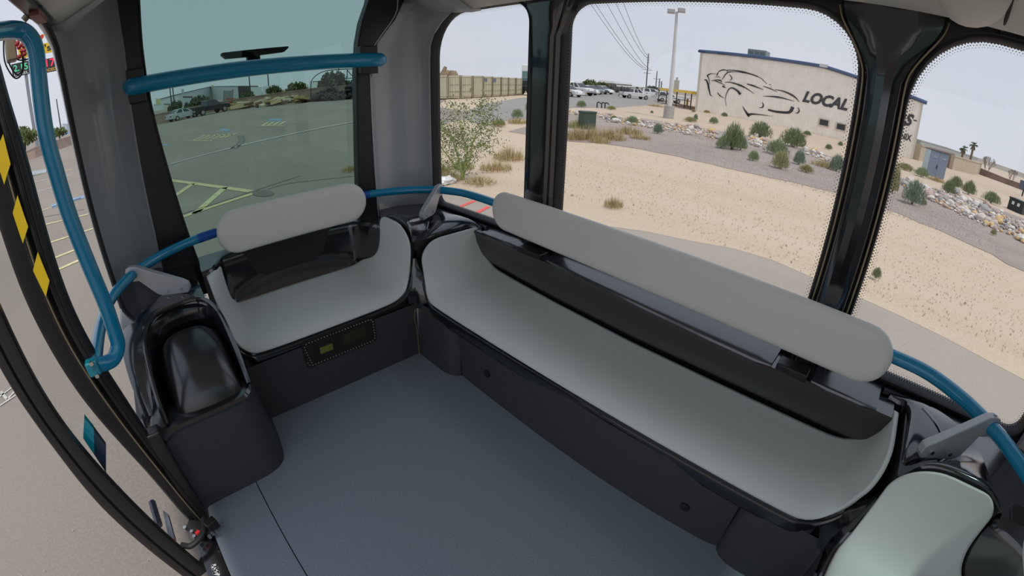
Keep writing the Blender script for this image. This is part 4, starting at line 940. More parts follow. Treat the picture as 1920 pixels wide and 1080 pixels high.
MB().box((cc.x, cc.y, cc.z-.25), (1.6, w*.92, 1.1)).build('housing', mat('unit_green', (.26, .30, .28), .5), ac, bevel=(.05, 2))
for k in range(3): MB().box((cc.x-.81, cc.y+w*.28*(k-1), cc.z-.2), (.03, w*.2, .6)).build('louvre_panel', mat('unit_dark', (.16, .19, .18), .5), ac)
MB().box((cc.x, cc.y, cc.z-1.0), (1.4, w*.8, .5)).build('curb', mat('unit_dark', (.16, .19, .18), .5), ac)
# painted drawing: every stroke is a tapering band of paint, widths in photo pixels
def stroke(pts, w0, w1, w2):
    P = [Vector(((x)/5.684+1300, y/5.684+80, 0)) for x, y in pts]; P = spline(P, 6); n = len(P); L = []; R_ = []
    for i, p in enumerate(P):
        t = i/(n-1); w = lerp(w0, w1, t*2) if t < .5 else lerp(w1, w2, t*2-1)
        d = (P[min(i+1, n-1)]-P[max(i-1, 0)]).normalized(); q = Vector((-d.y, d.x, 0))*w/5.684/2
        for S, s in ((L, 1), (R_, -1)):
            v = wallpt(*(p+q*s)[:2]); S.append((WX-.058, v.y, v.z))
    MB().grid([L, R_]).build('painted_stroke', INK, hall)
for s in (([(120, 398), (140, 400), (155, 430), (170, 500), (182, 555), (205, 573)], 8, 15, 3), ([(150, 352), (185, 332), (240, 333)], 12, 6, 3), ([(152, 350), (168, 390), (180, 445)], 10, 6, 2), ([(250, 348), (275, 308), (320, 290), (355, 296), (372, 312)], 3, 9, 4), ([(250, 350), (268, 322)], 7, 8, 5), ([(232, 366), (270, 364), (292, 374)], 3, 5, 3), ([(308, 395), (340, 345), (375, 315), (430, 310)], 5, 10, 4), ([(360, 292), (450, 297), (570, 320), (690, 358)], 6, 10, 5), ([(375, 316), (470, 312), (600, 335), (715, 376), (750, 405), (785, 440)], 4, 6, 4),
          ([(388, 340), (412, 380), (390, 405)], 5, 9, 4), ([(195, 410), (225, 404), (290, 430), (345, 458)], 4, 8, 4), ([(228, 396), (285, 402), (305, 420)], 3, 12, 5), ([(310, 462), (345, 480)], 12, 14, 6), ([(335, 423), (400, 424), (500, 455), (570, 490), (650, 545)], 3, 14, 3), ([(572, 440), (640, 460), (750, 502)], 8, 14, 3), ([(745, 464), (820, 490), (895, 525)], 5, 9, 3), ([(870, 500), (960, 518), (1050, 558), (1100, 595), (1128, 632)], 4, 16, 4), ([(805, 452), (820, 444), (833, 456)], 3, 4, 3), ([(825, 475), (842, 472)], 2, 3, 2),
          ([(745, 570), (850, 575), (950, 590), (1078, 625)], 3, 15, 3), ([(258, 530), (285, 565), (330, 590)], 5, 9, 3), ([(352, 675), (344, 600), (365, 520), (400, 484), (440, 492), (480, 522), (503, 552)], 3, 10, 20), ([(735, 636), (748, 665), (735, 690), (700, 693)], 5, 12, 3), ([(1115, 692), (1130, 720), (1115, 748), (1085, 750)], 5, 12, 3), ([(797, 715), (880, 735), (1000, 745), (1040, 728), (1062, 685)], 14, 20, 30), ([(525, 678), (560, 735), (590, 775)], 4, 14, 22), ([(580, 780), (620, 762), (720, 768), (845, 786)], 26, 10, 2)):
    stroke(s[0], *(1.35*q for q in s[1:]))
def sign(s, a, b_, hpx, bold, shear):
    """lettering from pixel a (bottom left) to pixel b (bottom right) on the hall front"""
    A = wallpt(*a); B = wallpt(*b_); C2 = wallpt(a[0]+1, a[1]-hpx)
    text('lettering', s, (WX, A.y, A.z), (0, B.y-A.y, 0), (0, 0, 1), C2.z-A.z, abs(B.y-A.y), INK, hall, shear, bold, .062)
def capline(px, py): return wallpt(px, py)
La = wallpt(1504, 191); Lb = wallpt(1588.5, 210.5); Lh = wallpt(1518, 171).z-La.z
text('lettering', 'LOCAL', (WX, La.y, La.z), (0, -1, 0), (0, 0, 1), Lh*.98, abs(Lb.y-La.y), INK, hall, .32, .045, .062)
Ma = La.y-abs(Lb.y-La.y)*1.17; Mb = wallpt(1711.5, 235)
text('lettering', 'MOTORS', (WX, Ma, La.z), (0, -1, 0), (0, 0, 1), Lh*.98, abs(Mb.y-Ma), INK, hall, .32, .045, .062)
Tm = wallpt(1715.5, 228.6); MB().box((WX-.06, Tm.y, Tm.z+.12), (.01, .34, .10)).build('mark', INK, hall)
Pa = wallpt(1708.5, 262.5); Pt = wallpt(1709, 255.3); PL = abs(wallpt(1690.5, 257).y-Pa.y)/2.55*7
text('lettering', 'PHOENIX', (WX, Pa.y+PL, Pa.z-.15), (0, -1, 0), (0, 0, 1), (Pt.z-Pa.z)+.25, PL, INK, hall, .0, .03, .062)

# ================================================================== OUTSIDE: vehicles
GLS = mat('car_glass', (.025, .03, .035), .08, spec=.8); TYR = mat('tyre', (.02, .02, .02), .8); RIM_ = mat('wheel_rim', (.45, .45, .46), .35, metal=.6)
PAINT = {n: mat('paint_'+n, c, .3, coat=.5) for n, c in (('silver', (.42, .46, .47)), ('navy', (.012, .012, .022)), ('white', (.72, .72, .72)), ('black', (.015, .015, .018)), ('maroon', (.16, .03, .03)), ('grey', (.12, .13, .14)), ('teal', (.05, .13, .15)))}
KINDS = {'sedan': (4.5, 1.72, [(-2.2, .30), (-2.25, .55), (-2.2, .86), (-1.55, .97), (.95, .93), (1.7, .84), (2.15, .70), (2.25, .50), (2.2, .28)], [(-1.75, .94), (1.15, .92)], [(-1.0, 1.38), (.35, 1.40)], (-1.35, 1.38), .31),
         'pickup': (5.6, 1.95, [(-2.75, .50), (-2.8, .75), (-2.78, 1.12), (-.75, 1.14), (1.2, 1.14), (2.0, 1.10), (2.65, .98), (2.78, .75), (2.7, .45)], [(-.85, 1.12), (1.35, 1.12)], [(-.65, 1.74), (.55, 1.76)], (-1.65, 1.75), .39),
         'suv': (4.8, 1.85, [(-2.35, .42), (-2.4, .65), (-2.38, 1.02), (-1.5, 1.06), (1.05, 1.06), (1.8, 1.0), (2.3, .88), (2.4, .65), (2.3, .40)], [(-2.3, 1.05), (1.2, 1.05)], [(-2.1, 1.70), (.45, 1.70)], (-1.45, 1.50), .36)}
def car(kind, col, loc, rz, label, name=None, k=.9, low=None, group=None, roof=None):
    L, Wd, body, cb, ct, ax, wr2 = KINDS[kind]
    root = thing(name or {'sedan': 'sedan_car', 'pickup': 'pickup_truck', 'suv': 'estate_car'}[kind], (0, 0, 0), label, 'car' if kind != 'pickup' else 'truck', group)
    h = Wd/2; rows = []
    for y, q in ((-h, .90), (-h*.94, .985), (-h*.5, 1), (h*.5, 1), (h*.94, .985), (h, .90)):
        zc = .62; rows.append([(x*(.985 if abs(y) == h else 1), y, zc+(z-zc)*q) for x, z in body])
    b = MB(); b.grid(rows, True); n = len(body); b.f.append(tuple(range(n))); b.f.append(tuple(5*n+i for i in range(n))[::-1])
    b.build('body', PAINT[col], root, ang=30)
    (xa, za), (xb, zb) = cb; (xc, zc), (xd, zd) = ct; w0, w1 = h*.90, h*.72; b = MB()
    b.add([(xa, -w0, za), (xb, -w0, zb), (xb, w0, zb), (xa, w0, za), (xc, -w1, zc), (xd, -w1, zd), (xd, w1, zd), (xc, w1, zc)], [(0, 1, 5, 4), (1, 2, 6, 5), (2, 3, 7, 6), (3, 0, 4, 7)])
    b.build('windows', GLS, root, ang=20)
    b = MB(); rows = []
    for t, dz in ((-.04, -.03), (0, .0), (.15, .035), (.5, .05), (.85, .035), (1, 0), (1.04, -.03)):
        rows.append([(lerp(xc, xd, t), s*w1*1.03, lerp(zc, zd, t)+dz+(-.03 if abs(s) == 1 else 0)) for s in (-1, -.85, 0, .85, 1)])
    b.grid(rows).build('roof', PAINT[roof or col], root, solid=(.03, -1))
    for s in (-1, 1):
        for t in ((0, .10), (.46, .54), (.90, 1.0)):
            lo0, lo1 = lerp(xa, xb, t[0]), lerp(xa, xb, t[1]); up0, up1 = lerp(xc, xd, t[0]), lerp(xc, xd, t[1])
            MB().add([(lo0, s*w0*1.01, za), (lo1, s*w0*1.01, za), (up1, s*w1*1.02, zc), (up0, s*w1*1.02, zc)], [(0, 1, 2, 3)]).build('window_pillar', PAINT[roof or col], root)
    for x in ax:
        for s in (-1, 1):
            wq = MB().cyl((x, s*(h-.10), wr2), (0, 1, 0), wr2, .24, 18).build('wheel', TYR, root)
            MB().cyl((x, s*(h+.01), wr2), (0, 1, 0), wr2*.62, .05, 14).build('hub', RIM_, wq)
    xr, xf = body[1][0], body[-2][0]; zt = body[2][1]-.16
    for s in (-1, 1):
        MB().box((xr+.02, s*h*.80, zt), (.10, h*.28, .15)).build('tail_lamp', mat('lamp_red', (.35, .01, .01), .2), root)
        MB().box((xf-.03, s*h*.72, body[-3][1]-.07), (.12, h*.36, .13)).build('head_lamp', mat('lamp_clear', (.7, .7, .7), .1), root)
    MB().box((xr, 0, body[0][1]+.14), (.12, Wd*.96, .18)).build('bumper', mat('bumper_grey', (.30, .31, .32), .4) if kind == 'pickup' else PAINT[col], root, bevel=(.03, 2))
    MB().box((xf, 0, body[-1][1]+.12), (.12, Wd*.96, .20)).build('bumper', mat('bumper_grey', (.30, .31, .32), .4) if kind == 'pickup' else PAINT[col], root, bevel=(.03, 2))
    if kind == 'pickup':
        MB().add([(-2.70, -h*.84, 1.146), (-.92, -h*.84, 1.146), (-.92, h*.84, 1.146), (-2.70, h*.84, 1.146)], [(0, 1, 2, 3)]).build('load_bed', mat('bed_liner', (.012, .012, .013), .7), root)
    root.location = (loc[0], loc[1], .01); root.rotation_euler.z = rz; root.scale = (k, k, k)
    return root
def aim(p, q): return math.atan2(q.y-p.y, q.x-p.x)
a_, b_ = G(326, 227.5), G(361, 220.5); car('sedan', 'silver', G(343, 224), aim(a_, b_)+.28, 'silver sedan parked at the far wall beyond the tinted windshield', k=.93)
a_, b_ = G(376, 216), G(415, 209); car('pickup', 'navy', G(394, 214), aim(a_, b_)+.28, 'dark navy pickup parked beside the silver sedan', k=.98)
row = [(1062, 180.5, 'sedan', 'white', 'white sports car at the near end of the parked row', .2), (1081, 178, 'pickup', 'white', 'white pickup behind the white sports car', .2), (1097, 177, 'sedan', 'white', 'white hatchback between the white pickup and a dark car', .2), (1107, 176, 'sedan', 'grey', 'dark grey car third from the far end of the parked row', .2), (1118, 175.5, 'sedan', 'black', 'black car second from the far end of the parked row', .2), (1129, 175.5, 'sedan', 'white', 'white car at the far end of the parked row', .2)]
for px, py, kd, co_, lb_, da in row:
    g = G(px, py); car(kd, co_, g, math.atan2(-g.y, -g.x)+.85, lb_, k=.95, group='cars parked by the dark fence')
g = G(1190, 185.2); car('pickup', 'white', g, math.atan2(g.y, g.x)-1.05, 'white pickup with a dark bed on the dirt by the utility pole', k=.80)
g = G(1222, 181.5); car('suv', 'white', g, math.atan2(g.y, g.x)-1.3, 'white estate car behind the light pole', k=.9)
g = G(1253, 192); car('suv', 'white', g, math.atan2(g.y, g.x)-1.25, 'white and maroon off-roader under the yellow canopy', k=.82)
g = G(991, 178.5); car('pickup', 'black', g, math.atan2(g.y, g.x)+.9, 'black pickup half hidden by the narrow window post', k=.95)
# tractor unit and camper trailers
g = G(984, 176); tr = thing('semi_truck', tuple(g), 'white and teal tractor truck parked beyond the containers', 'truck')
u = Vector((g.x, g.y, 0)).normalized(); v = Vector((-u.y, u.x, 0)); s = math.hypot(g.x, g.y)/846
g2 = Vector((g.x, g.y, 0))+u*6
Mx = Matrix((v, u, Vector((0, 0, 1)))).transposed()
MB().box(g2+Vector((0, 0, 1.3)), (15*s, 2.5, 1.6), M=Mx).build('bonnet', PAINT['teal'], tr, bevel=(.1, 2))
MB().box(g2+Vector((0, 0, 2.9)), (14*s, 2.2, 1.9), M=Mx).build('cab', PAINT['white'], tr, bevel=(.15, 2))
MB().box(g2+Vector((0, 0, 2.55))-u*1.12, (12*s, .08, .75), M=Mx).build('windscreen', mat('green_glass', (.10, .20, .18), .1), tr)
for q in (-6, 6): MB().cyl(g2+v*q*s+Vector((0, 0, .5))-u*1.0, v, .5, .4, 14).build('wheel', TYR, tr)
for k_, (px, w_, lb_) in enumerate(((1068, 16, 'white camper trailer behind the parked row, nearest the post'), (1082, 14, 'white boxy motorhome behind the parked cars'))):
    g = G(px, 172.5); s = math.hypot(g.x, g.y)/846; u = Vector((g.x, g.y, 0)).normalized(); v = Vector((-u.y, u.x, 0)); Mx = Matrix((v, u, Vector((0, 0, 1)))).transposed()
    rv = thing('camper', tuple(g), lb_, 'camper', 'campers behind the parked cars')
    hh = HT(g, px, 152+2*k_)
    MB().box(Vector((g.x, g.y, hh/2+.3)), (w_*s, 3, hh-.6), M=Mx).build('body', PAINT['white'], rv, bevel=(.25, 3))
    MB().box(Vector((g.x, g.y, hh*.62))-u*1.52, (w_*s*.6, .05, hh*.2), M=Mx).build('window', GLS, rv)
    for q in (-.3, .3): MB().cyl(Vector((g.x, g.y, .4))+v*q*w_*s-u*1.3, u.cross(Vector((0, 0, 1))), .4, .3, 12).build('wheel', TYR, rv)
# a person crossing the yard: one skinned body, mid-stride
def person(px, py, label, shirt, hgt):
    g = G(px, py); root = thing('person', tuple(g), label, 'person'); u = Vector((g.x, g.y, 0)).normalized(); v = Vector((-u.y, u.x, 0))*-1
    J = {'pel': (0, .95), 'che': (.03, 1.30), 'nec': (.05, 1.50), 'hea': (.07, 1.66), 'hl': (-.02, .92), 'kl': (.20, .52), 'fl': (.30, .06), 'tl': (.46, .04), 'hr': (.02, .92), 'kr': (-.12, .52), 'fr': (-.40, .12), 'tr': (-.28, .03), 'sl': (0, 1.43), 'el': (-.16, 1.18), 'wl': (-.10, .92), 'sr': (0, 1.43), 'er': (.12, 1.17), 'wr': (.30, .98)}
    sd_ = {'hl': .09, 'kl': .09, 'fl': .09, 'tl': .09, 'hr': -.09, 'kr': -.09, 'fr': -.09, 'tr': -.09, 'sl': .19, 'el': .22, 'wl': .22, 'sr': -.19, 'er': -.22, 'wr': -.22}
    rad = {'pel': .13, 'che': .15, 'nec': .06, 'hea': .10, 'hl': .10, 'kl': .065, 'fl': .045, 'tl': .04, 'hr': .10, 'kr': .065, 'fr': .045, 'tr': .04, 'sl': .07, 'el': .048, 'wl': .034, 'sr': .07, 'er': .048, 'wr': .034}
    ed = [('pel', 'che'), ('che', 'nec'), ('nec', 'hea'), ('pel', 'hl'), ('hl', 'kl'), ('kl', 'fl'), ('fl', 'tl'), ('pel', 'hr'), ('hr', 'kr'), ('kr', 'fr'), ('fr', 'tr'), ('che', 'sl'), ('sl', 'el'), ('el', 'wl'), ('che', 'sr'), ('sr', 'er'), ('er', 'wr')]
    ks = list(J); me = bpy.data.meshes.new('body'); s = hgt/1.75
    me.from_pydata([tuple(v*J[k][0]*s+u*sd_.get(k, 0)*s+Vector((0, 0, J[k][1]*s))) for k in ks], [(ks.index(a), ks.index(b)) for a, b in ed], [])
    o = bpy.data.objects.new('body', me); COL.objects.link(o); o.parent = root
    md = o.modifiers.new('skin', 'SKIN')
    for i, k in enumerate(ks): me.skin_vertices[0].data[i].radius = (rad[k]*s, rad[k]*s)
    me.skin_vertices[0].data[0].use_root = True
    o.modifiers.new('sub', 'SUBSURF').levels = 1; me.materials.append(shirt)
    return root
person(1164, 181.5, 'person in dark clothes walking across the dirt yard', mat('dark_clothes', (.05, .055, .06), .8), 1.75)
person(1145, 176, 'person in black standing by the dark fence', mat('black_clothes', (.03, .03, .035), .8), 1.75)

# ================================================================== OUTSIDE: containers
CONT = mat('container_tan', (.56, .52, .385), .6, noise=(2.5, .10)); CONTD = mat('container_shade', (.24, .21, .14), .7)
CP = [(816, 839, 187.2, 141.5), (840, 862, 186.2, 141.8), (864, 884.3, 185.3, 142.5), (886.5, 904.3, 184.0, 142.0), (906, 921.5, 182.8, 143.2), (923, 937.8, 181.8, 144.0), (939.3, 951.7, 180.8, 144.8), (953, 965, 179.8, 145.6), (966.8, 977.8, 178.8, 146.2)]
_a, _b = G(840, 186.3), G(977.8, 178.6); NC = Vector((-(_b-_a).y, (_b-_a).x, 0)).normalized()
if NC.dot(_a) < 0: NC = -NC
for k, (xa, xb, yb, yt_) in enumerate(CP):
    a = G(xa, yb+.2); b = G(xb, yb-.2); a.z = b.z = 0; h = HT((a+b)/2, (xa+xb)/2, yt_); d = (b-a); w = d.length; d.normalize(); n = NC
    lab = ['tan shipping container seen along its corrugated side next to the corner pillar', 'tan shipping container with closed doors beside the side-on one', 'tan shipping container with a small hatch door and one latch', 'tan shipping container with a plain corrugated end', 'tan shipping container with a blue square sticker, the nearer of two', 'tan shipping container with a blue square sticker, the farther of two', 'tan shipping container right after the stickered pair', 'tan shipping container second from the far end', 'tan shipping container at the far end of the row, beside the truck'][k]
    ct_ = thing('shipping_container', tuple((a+b)/2), lab, 'container', 'row of shipping containers')
    MB().extr([a+Vector((0, 0, .12)), b+Vector((0, 0, .12)), b+Vector((0, 0, h)), a+Vector((0, 0, h))], n*(9 if k else 3)).build('body', CONT, ct_)
    bot = []; top = []; m_ = 9 if k in (0, 3) else 5
    if k in (0, 3):
        for i in range(m_):
            for t, q in ((0, 0), (.45, 0), (.55, .09), (.95, .09)):
                p = a.lerp(b, (i+t)/m_)-n*(.03+q*.5); bot.append(p+Vector((0, 0, .3))); top.append(p+Vector((0, 0, h-.2)))
        MB().grid([bot, top]).build('corrugated_end', CONT, ct_, ang=20)
    else:
        for i in range(2):
            t0, t1 = (.07, .49) if i == 0 else (.51, .93)
            p, q = a.lerp(b, t0)-n*.05, a.lerp(b, t1)-n*.05
            dd = MB().extr([p+Vector((0, 0, .28)), q+Vector((0, 0, .28)), q+Vector((0, 0, h-.18)), p+Vector((0, 0, h-.18))], n*.05).build('door', CONT, ct_)
            for t in (.3, .7):
                c = p.lerp(q, t)-n*.03; MB().tube([c+Vector((0, 0, .25)), c+Vector((0, 0, h-.15))], .03, 6).build('lock_bar', CONT, dd)
            for z in (.33, .62): MB().box(p.lerp(q, .5)-n*.02+Vector((0, 0, h*z)), (w*.36, .03, .05), math.atan2(d.y, d.x)).build('hinge_strap', CONTD, dd)
    if k in (4, 5): MB().box(a.lerp(b, .25)-n*.08+Vector((0, 0, h*.83)), (w*.32, .02, w*.32), math.atan2(d.y, d.x)).build('sticker', mat('blue_sticker', (.04, .09, .20), .5), ct_)
    if k == 2: MB().box(a.lerp(b, .82)-n*.09+Vector((0, 0, h*.40)), (.12, .05, h*.16), math.atan2(d.y, d.x)).build('latch', CONTD, ct_)
    for t in (.02, .98): MB().box(a.lerp(b, t)-n*.02+Vector((0, 0, h/2)), (w*.05, .12, h), math.atan2(d.y, d.x)).build('corner_post_or_gap_shade', CONTD, ct_)  # dark edge posts, painting in the shade of the gaps between containers
    MB().box(a.lerp(b, .5)-n*.02+Vector((0, 0, h-.06)), (w, .08, .12), math.atan2(d.y, d.x)).build('top_rail', CONT, ct_)
g = G(842, 178); hp = thing('rubble_heap', tuple(g), 'brown heap of machinery and soil rising behind the containers', 'heap')
b = MB(); z0 = HT(g, 842, 141); random.seed(4)
for _ in range(40): x = random.uniform(-1.6, 1.8); b.ball((g.x+x*.9, g.y-x*.5, z0*.5+random.uniform(0, z0*.62)*max(.3, 1-abs(x)/2)), random.uniform(.3, .7), 6, 4, jit=.3)
b.build('soil', mat('brown_soil', (.26, .19, .12), .9), hp)
MB().tube([(g.x-.6, g.y+.4, z0), (g.x-.3, g.y+.2, HT(g, 838, 125))], [.35, .18], 7).build('stack', mat('brown_soil', (.26, .19, .12), .9), hp)
MB().extr([Vector((g.x-2.2, g.y+1.2, 0)), Vector((g.x+2.4, g.y-1.2, 0)), Vector((g.x+2.0, g.y-1.0, z0*.9)), Vector((g.x-1.8, g.y+1, z0*.9))], (1, 2, 0)).build('mound', mat('brown_soil', (.26, .19, .12), .9), hp)

# ================================================================== OUTSIDE: poles, cables, canopy, cabinets
POLE = mat('dark_pole', (.05, .042, .036), .8); GALV = mat('white_pole', (.62, .62, .62), .5); CONC = mat('concrete', (.40, .38, .35), .9, noise=(6, .15))
g = G(1253, 222); lp = thing('light_pole', tuple(g), 'tall white parking light pole on a round concrete base', 'pole')
zb_ = HT(g, 1253, 198); MB().tube([g, g+Vector((0, 0, zb_))], .36, 18).build('base', CONC, lp)
zt_ = HT(g, 1268, 22); MB().tube([g+Vector((0, 0, zb_)), g+Vector((0, 0, zt_))], [.16, .085], 12).build('shaft', GALV, lp)
for s, lb_ in ((-.36, 0), (.30, .12)):
    u = Vector((g.y, -g.x, 0)).normalized(); MB().box(g+u*s+Vector((0, 0, zt_+lb_)), (.5, .55, .26), math.atan2(u.y, u.x)).build('lamp_head', mat('lamp_grey', (.42, .42, .42), .5), lp, bevel=(.03, 2))
def upole(px, py, pt, label, arms):
    g = G(px, py); top = HT(g, pt[0], pt[1]); r = thing('utility_pole', tuple(g), label, 'pole', 'utility poles'); s = math.hypot(g.x, g.y)/850
    u = Vector((g.y, -g.x, 0)).normalized()
    MB().tube([g, g+Vector((0, 0, top))], [s*1.2, s*.75], 8).build('shaft', POLE, r)
    for fr, hw in arms:
        MB().box(g+Vector((0, 0, 0)) + Vector((0, 0, top*fr)), (hw*2*s, s*.5, s*.6), math.atan2(u.y, u.x)).build('crossarm', POLE, r)
    return g, top, u, s
P1 = upole(1210.3, 177, (1214.2, 100), 'tallest dark wooden utility pole beside the light pole', ((.60, 9), (.52, 6.5), (.84, 3), (.90, 3.5), (.78, 3)))
upole(1229, 172.5, (1230.6, 133), 'second utility pole behind the tallest one', ((.62, 6),)); upole(1235, 170.5, (1236.3, 147), 'third utility pole along the line', ((.7, 3),)); upole(1239.3, 169.5, (1240.2, 152), 'farthest utility pole along the line', ((.7, 2),))
upole(117.2, 256, (104.2, 186), 'slim dark lamp post beyond the wall seen through the door', ()); 
for q, lb_ in ((((323.3, 207), (319.5, 140)), 'left of two tall thin poles behind the windshield trees'), (((328.5, 206), (325, 140)), 'right of two tall thin poles behind the windshield trees'), (((471, 190), (467, 118)), 'thin dark pole crossing the teal crossbar'), (((505.5, 184), (503, 125)), 'thin pole between the star container and the trees'), (((288, 228), (286, 165)), 'thin pole at the left edge of the windshield')):
    upole(*q[0], q[1], lb_, ())
g, top, u, s = P1
for k, (fr, hw, ex, dist) in enumerate(((.60, -8, 1082, 40), (.60, -3, 1092, 40), (.60, 3, 1118, 40), (.84, 0, 1138, 42), (.90, 0, 1156, 44))):
    A = g+u*hw*s+Vector((0, 0, top*fr+.3)); d = ray(ex, -30); h_ = math.hypot(d[0], d[1]); B = Vector((d[0]/h_*dist, d[1]/h_*dist, CAM[2]+d[2]/h_*dist))
    pts = [A.lerp(B, t)-Vector((0, 0, 2.2*4*t*(1-t)*.5)) for t in [i/12 for i in range(13)]]
    o = MB().tube(pts, [lerp(.045, .018, i/12) for i in range(13)], 5).build('power_cable', POLE); tag(o, ['lowest', 'second', 'third', 'fourth', 'topmost'][k]+' power cable sweeping from the tallest utility pole', 'cable', 'power cables')
# green utility box
def ubox(px0, px1, py0, pyt, label, m, doors):
    py0 = py0 if isinstance(py0, tuple) else (py0, py0)
    a, b = G(px0, py0[0]), G(px1, py0[1]); a.z = b.z = 0; c = (a+b)/2; h = HT(c, (px0+px1)/2, pyt); w = (b-a).length*.98; d = (b-a).normalized(); n = Vector((-d.y, d.x, 0))
    if n.dot(c) < 0: n = -n
    ang = math.atan2(d.y, d.x); r = thing('utility_cabinet', tuple(c), label, 'cabinet')
    MB().box(c+n*w*.35+Vector((0, 0, h*.46)), (w, w*.7, h*.92), ang).build('housing', m, r, bevel=(.02, 2))
    MB().box(c+n*w*.35+Vector((0, 0, h*.95)), (w*1.06, w*.76, h*.10), ang).build('lid', m, r, bevel=(.02, 2))
    return c, d, n, w, h, ang, r
GB = mat('cabinet_green', (.055, .085, .06), .5); 
ubox(1094, 1117, 243, 209, 'dark green utility cabinet in dry grass outside the main window', GB, 0)
c, d, n, w, h, ang, r = ubox(1887, 1915, (390.5, 403), 371, 'dark green utility cabinet with two white labels at the frame edge', mat('cabinet_dark', (.025, .035, .035), .5), 0)
for t in (-.18, .18): MB().box(c+d*w*t-n*.03+Vector((0, 0, h*.62)), (w*.16, .02, h*.25), ang).build('label_plate', WHITE, r)
# tall blue-grey metal cabinet
a, b = G(1735.5, 327.5), G(1769.2, 337.5); a.z = b.z = 0; h = HT(a, 1745, 280.5); c = (a+b)/2; d = (b-a).normalized(); n = Vector((-d.y, d.x, 0)); w = (b-a).length; ang = math.atan2(d.y, d.x)
if n.dot(c) < 0: n = -n
cb_ = thing('steel_cabinet', tuple(c), 'tall blue-grey double-door steel cabinet standing on the dirt', 'cabinet'); BC = mat('cabinet_blue', (.20, .25, .34), .5)
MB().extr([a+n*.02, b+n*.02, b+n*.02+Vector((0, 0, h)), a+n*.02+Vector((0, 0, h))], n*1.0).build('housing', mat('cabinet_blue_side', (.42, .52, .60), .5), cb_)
for t0, t1 in ((.02, .495), (.505, .98)):
    p, q = a.lerp(b, t0), a.lerp(b, t1); dd = MB().extr([p-n*.03+Vector((0, 0, .06)), q-n*.03+Vector((0, 0, .06)), q-n*.03+Vector((0, 0, h-.05)), p-n*.03+Vector((0, 0, h-.05))], n*.05).build('door', BC, cb_)
    MB().box(p.lerp(q, .55)-n*.04+Vector((0, 0, h*.78)), (w*.16, .02, .06), ang).build('vent', mat('vent_grey', (.4, .45, .5), .5), dd)
MB().box(a.lerp(b, .47)-n*.06+Vector((0, 0, h*.42)), (.05, .05, .22), ang).build('handle', RUB, cb_)
MB().box(c+n*.5+Vector((0, 0, h+.03)), (w*1.04, 1.1, .06), ang).build('top', mat('cabinet_top', (.05, .06, .07), .5), cb_)
# bent standpipe
g = G(1128, 203); sp = thing('standpipe', tuple(g), 'bent dark water standpipe behind the rock row', 'pipe'); hh = HT(g, 1128, 192); u = Vector((g.y, -g.x, 0)).normalized()
for s in (-.25, .1, .35): MB().tube(spline([g+u*(s-.1), g+u*(s-.1)+Vector((0, 0, hh*.8)), g+u*(s)+Vector((0, 0, hh)), g+u*(s+.2)+Vector((0, 0, hh*.75))], 5), .05, 8).build('pipe', POLE, sp)
# yellow canopy with its steel posts
YC = mat('canopy_yellow', (.85, .55, .02), .5)
cn = thing('yellow_canopy', (WX+8, y0+2, 0), 'yellow steel canopy on dark posts against the hall side', 'canopy')
c1, c2 = G(1234, 192), G(1294, 206); c1.z = c2.z = 0
A1, A2 = HT(c1, 1235, 164), HT(c2, 1296, 170.5)
n = Vector((-(c2-c1).y, (c2-c1).x, 0)).normalized(); n = n if n.dot(c1) > 0 else -n
MB().extr([c1+Vector((0, 0, A1-.32)), c2+Vector((0, 0, A2-.32)), c2+Vector((0, 0, A2)), c1+Vector((0, 0, A1))], n*6).build('roof', YC, cn)
MB().extr([c1.lerp(c2, .08)+n*5+Vector((0, 0, A1-.3)), c1.lerp(c2, .52)+n*5+Vector((0, 0, A1-.3)), c1.lerp(c2, .30)+n*5+Vector((0, 0, A1-1.1))], n*.3).build('gusset', YC, cn)
for t in (0, .28, .6, .84, 1): MB().tube([c1.lerp(c2, t), c1.lerp(c2, t)+Vector((0, 0, lerp(A1, A2, t)-.3))], .07, 8).build('post', POLE, cn)
for z in (.35, .9):
    MB().tube([c1+Vector((0, 0, z)), c2+Vector((0, 0, z))], .04, 6).build('fence_rail', POLE, cn)
for k, (px, py) in enumerate(((1065.5, 181.5), (1288, 199))):
    g = G(px, py); hh = HT(g, px, py-14); q = MB().tube([g, g+Vector((0, 0, hh))], .14, 10).build('bollard', YC); tag(q, ['yellow bollard before the parked white car', 'yellow bollard at the canopy fence'][k], 'bollard')
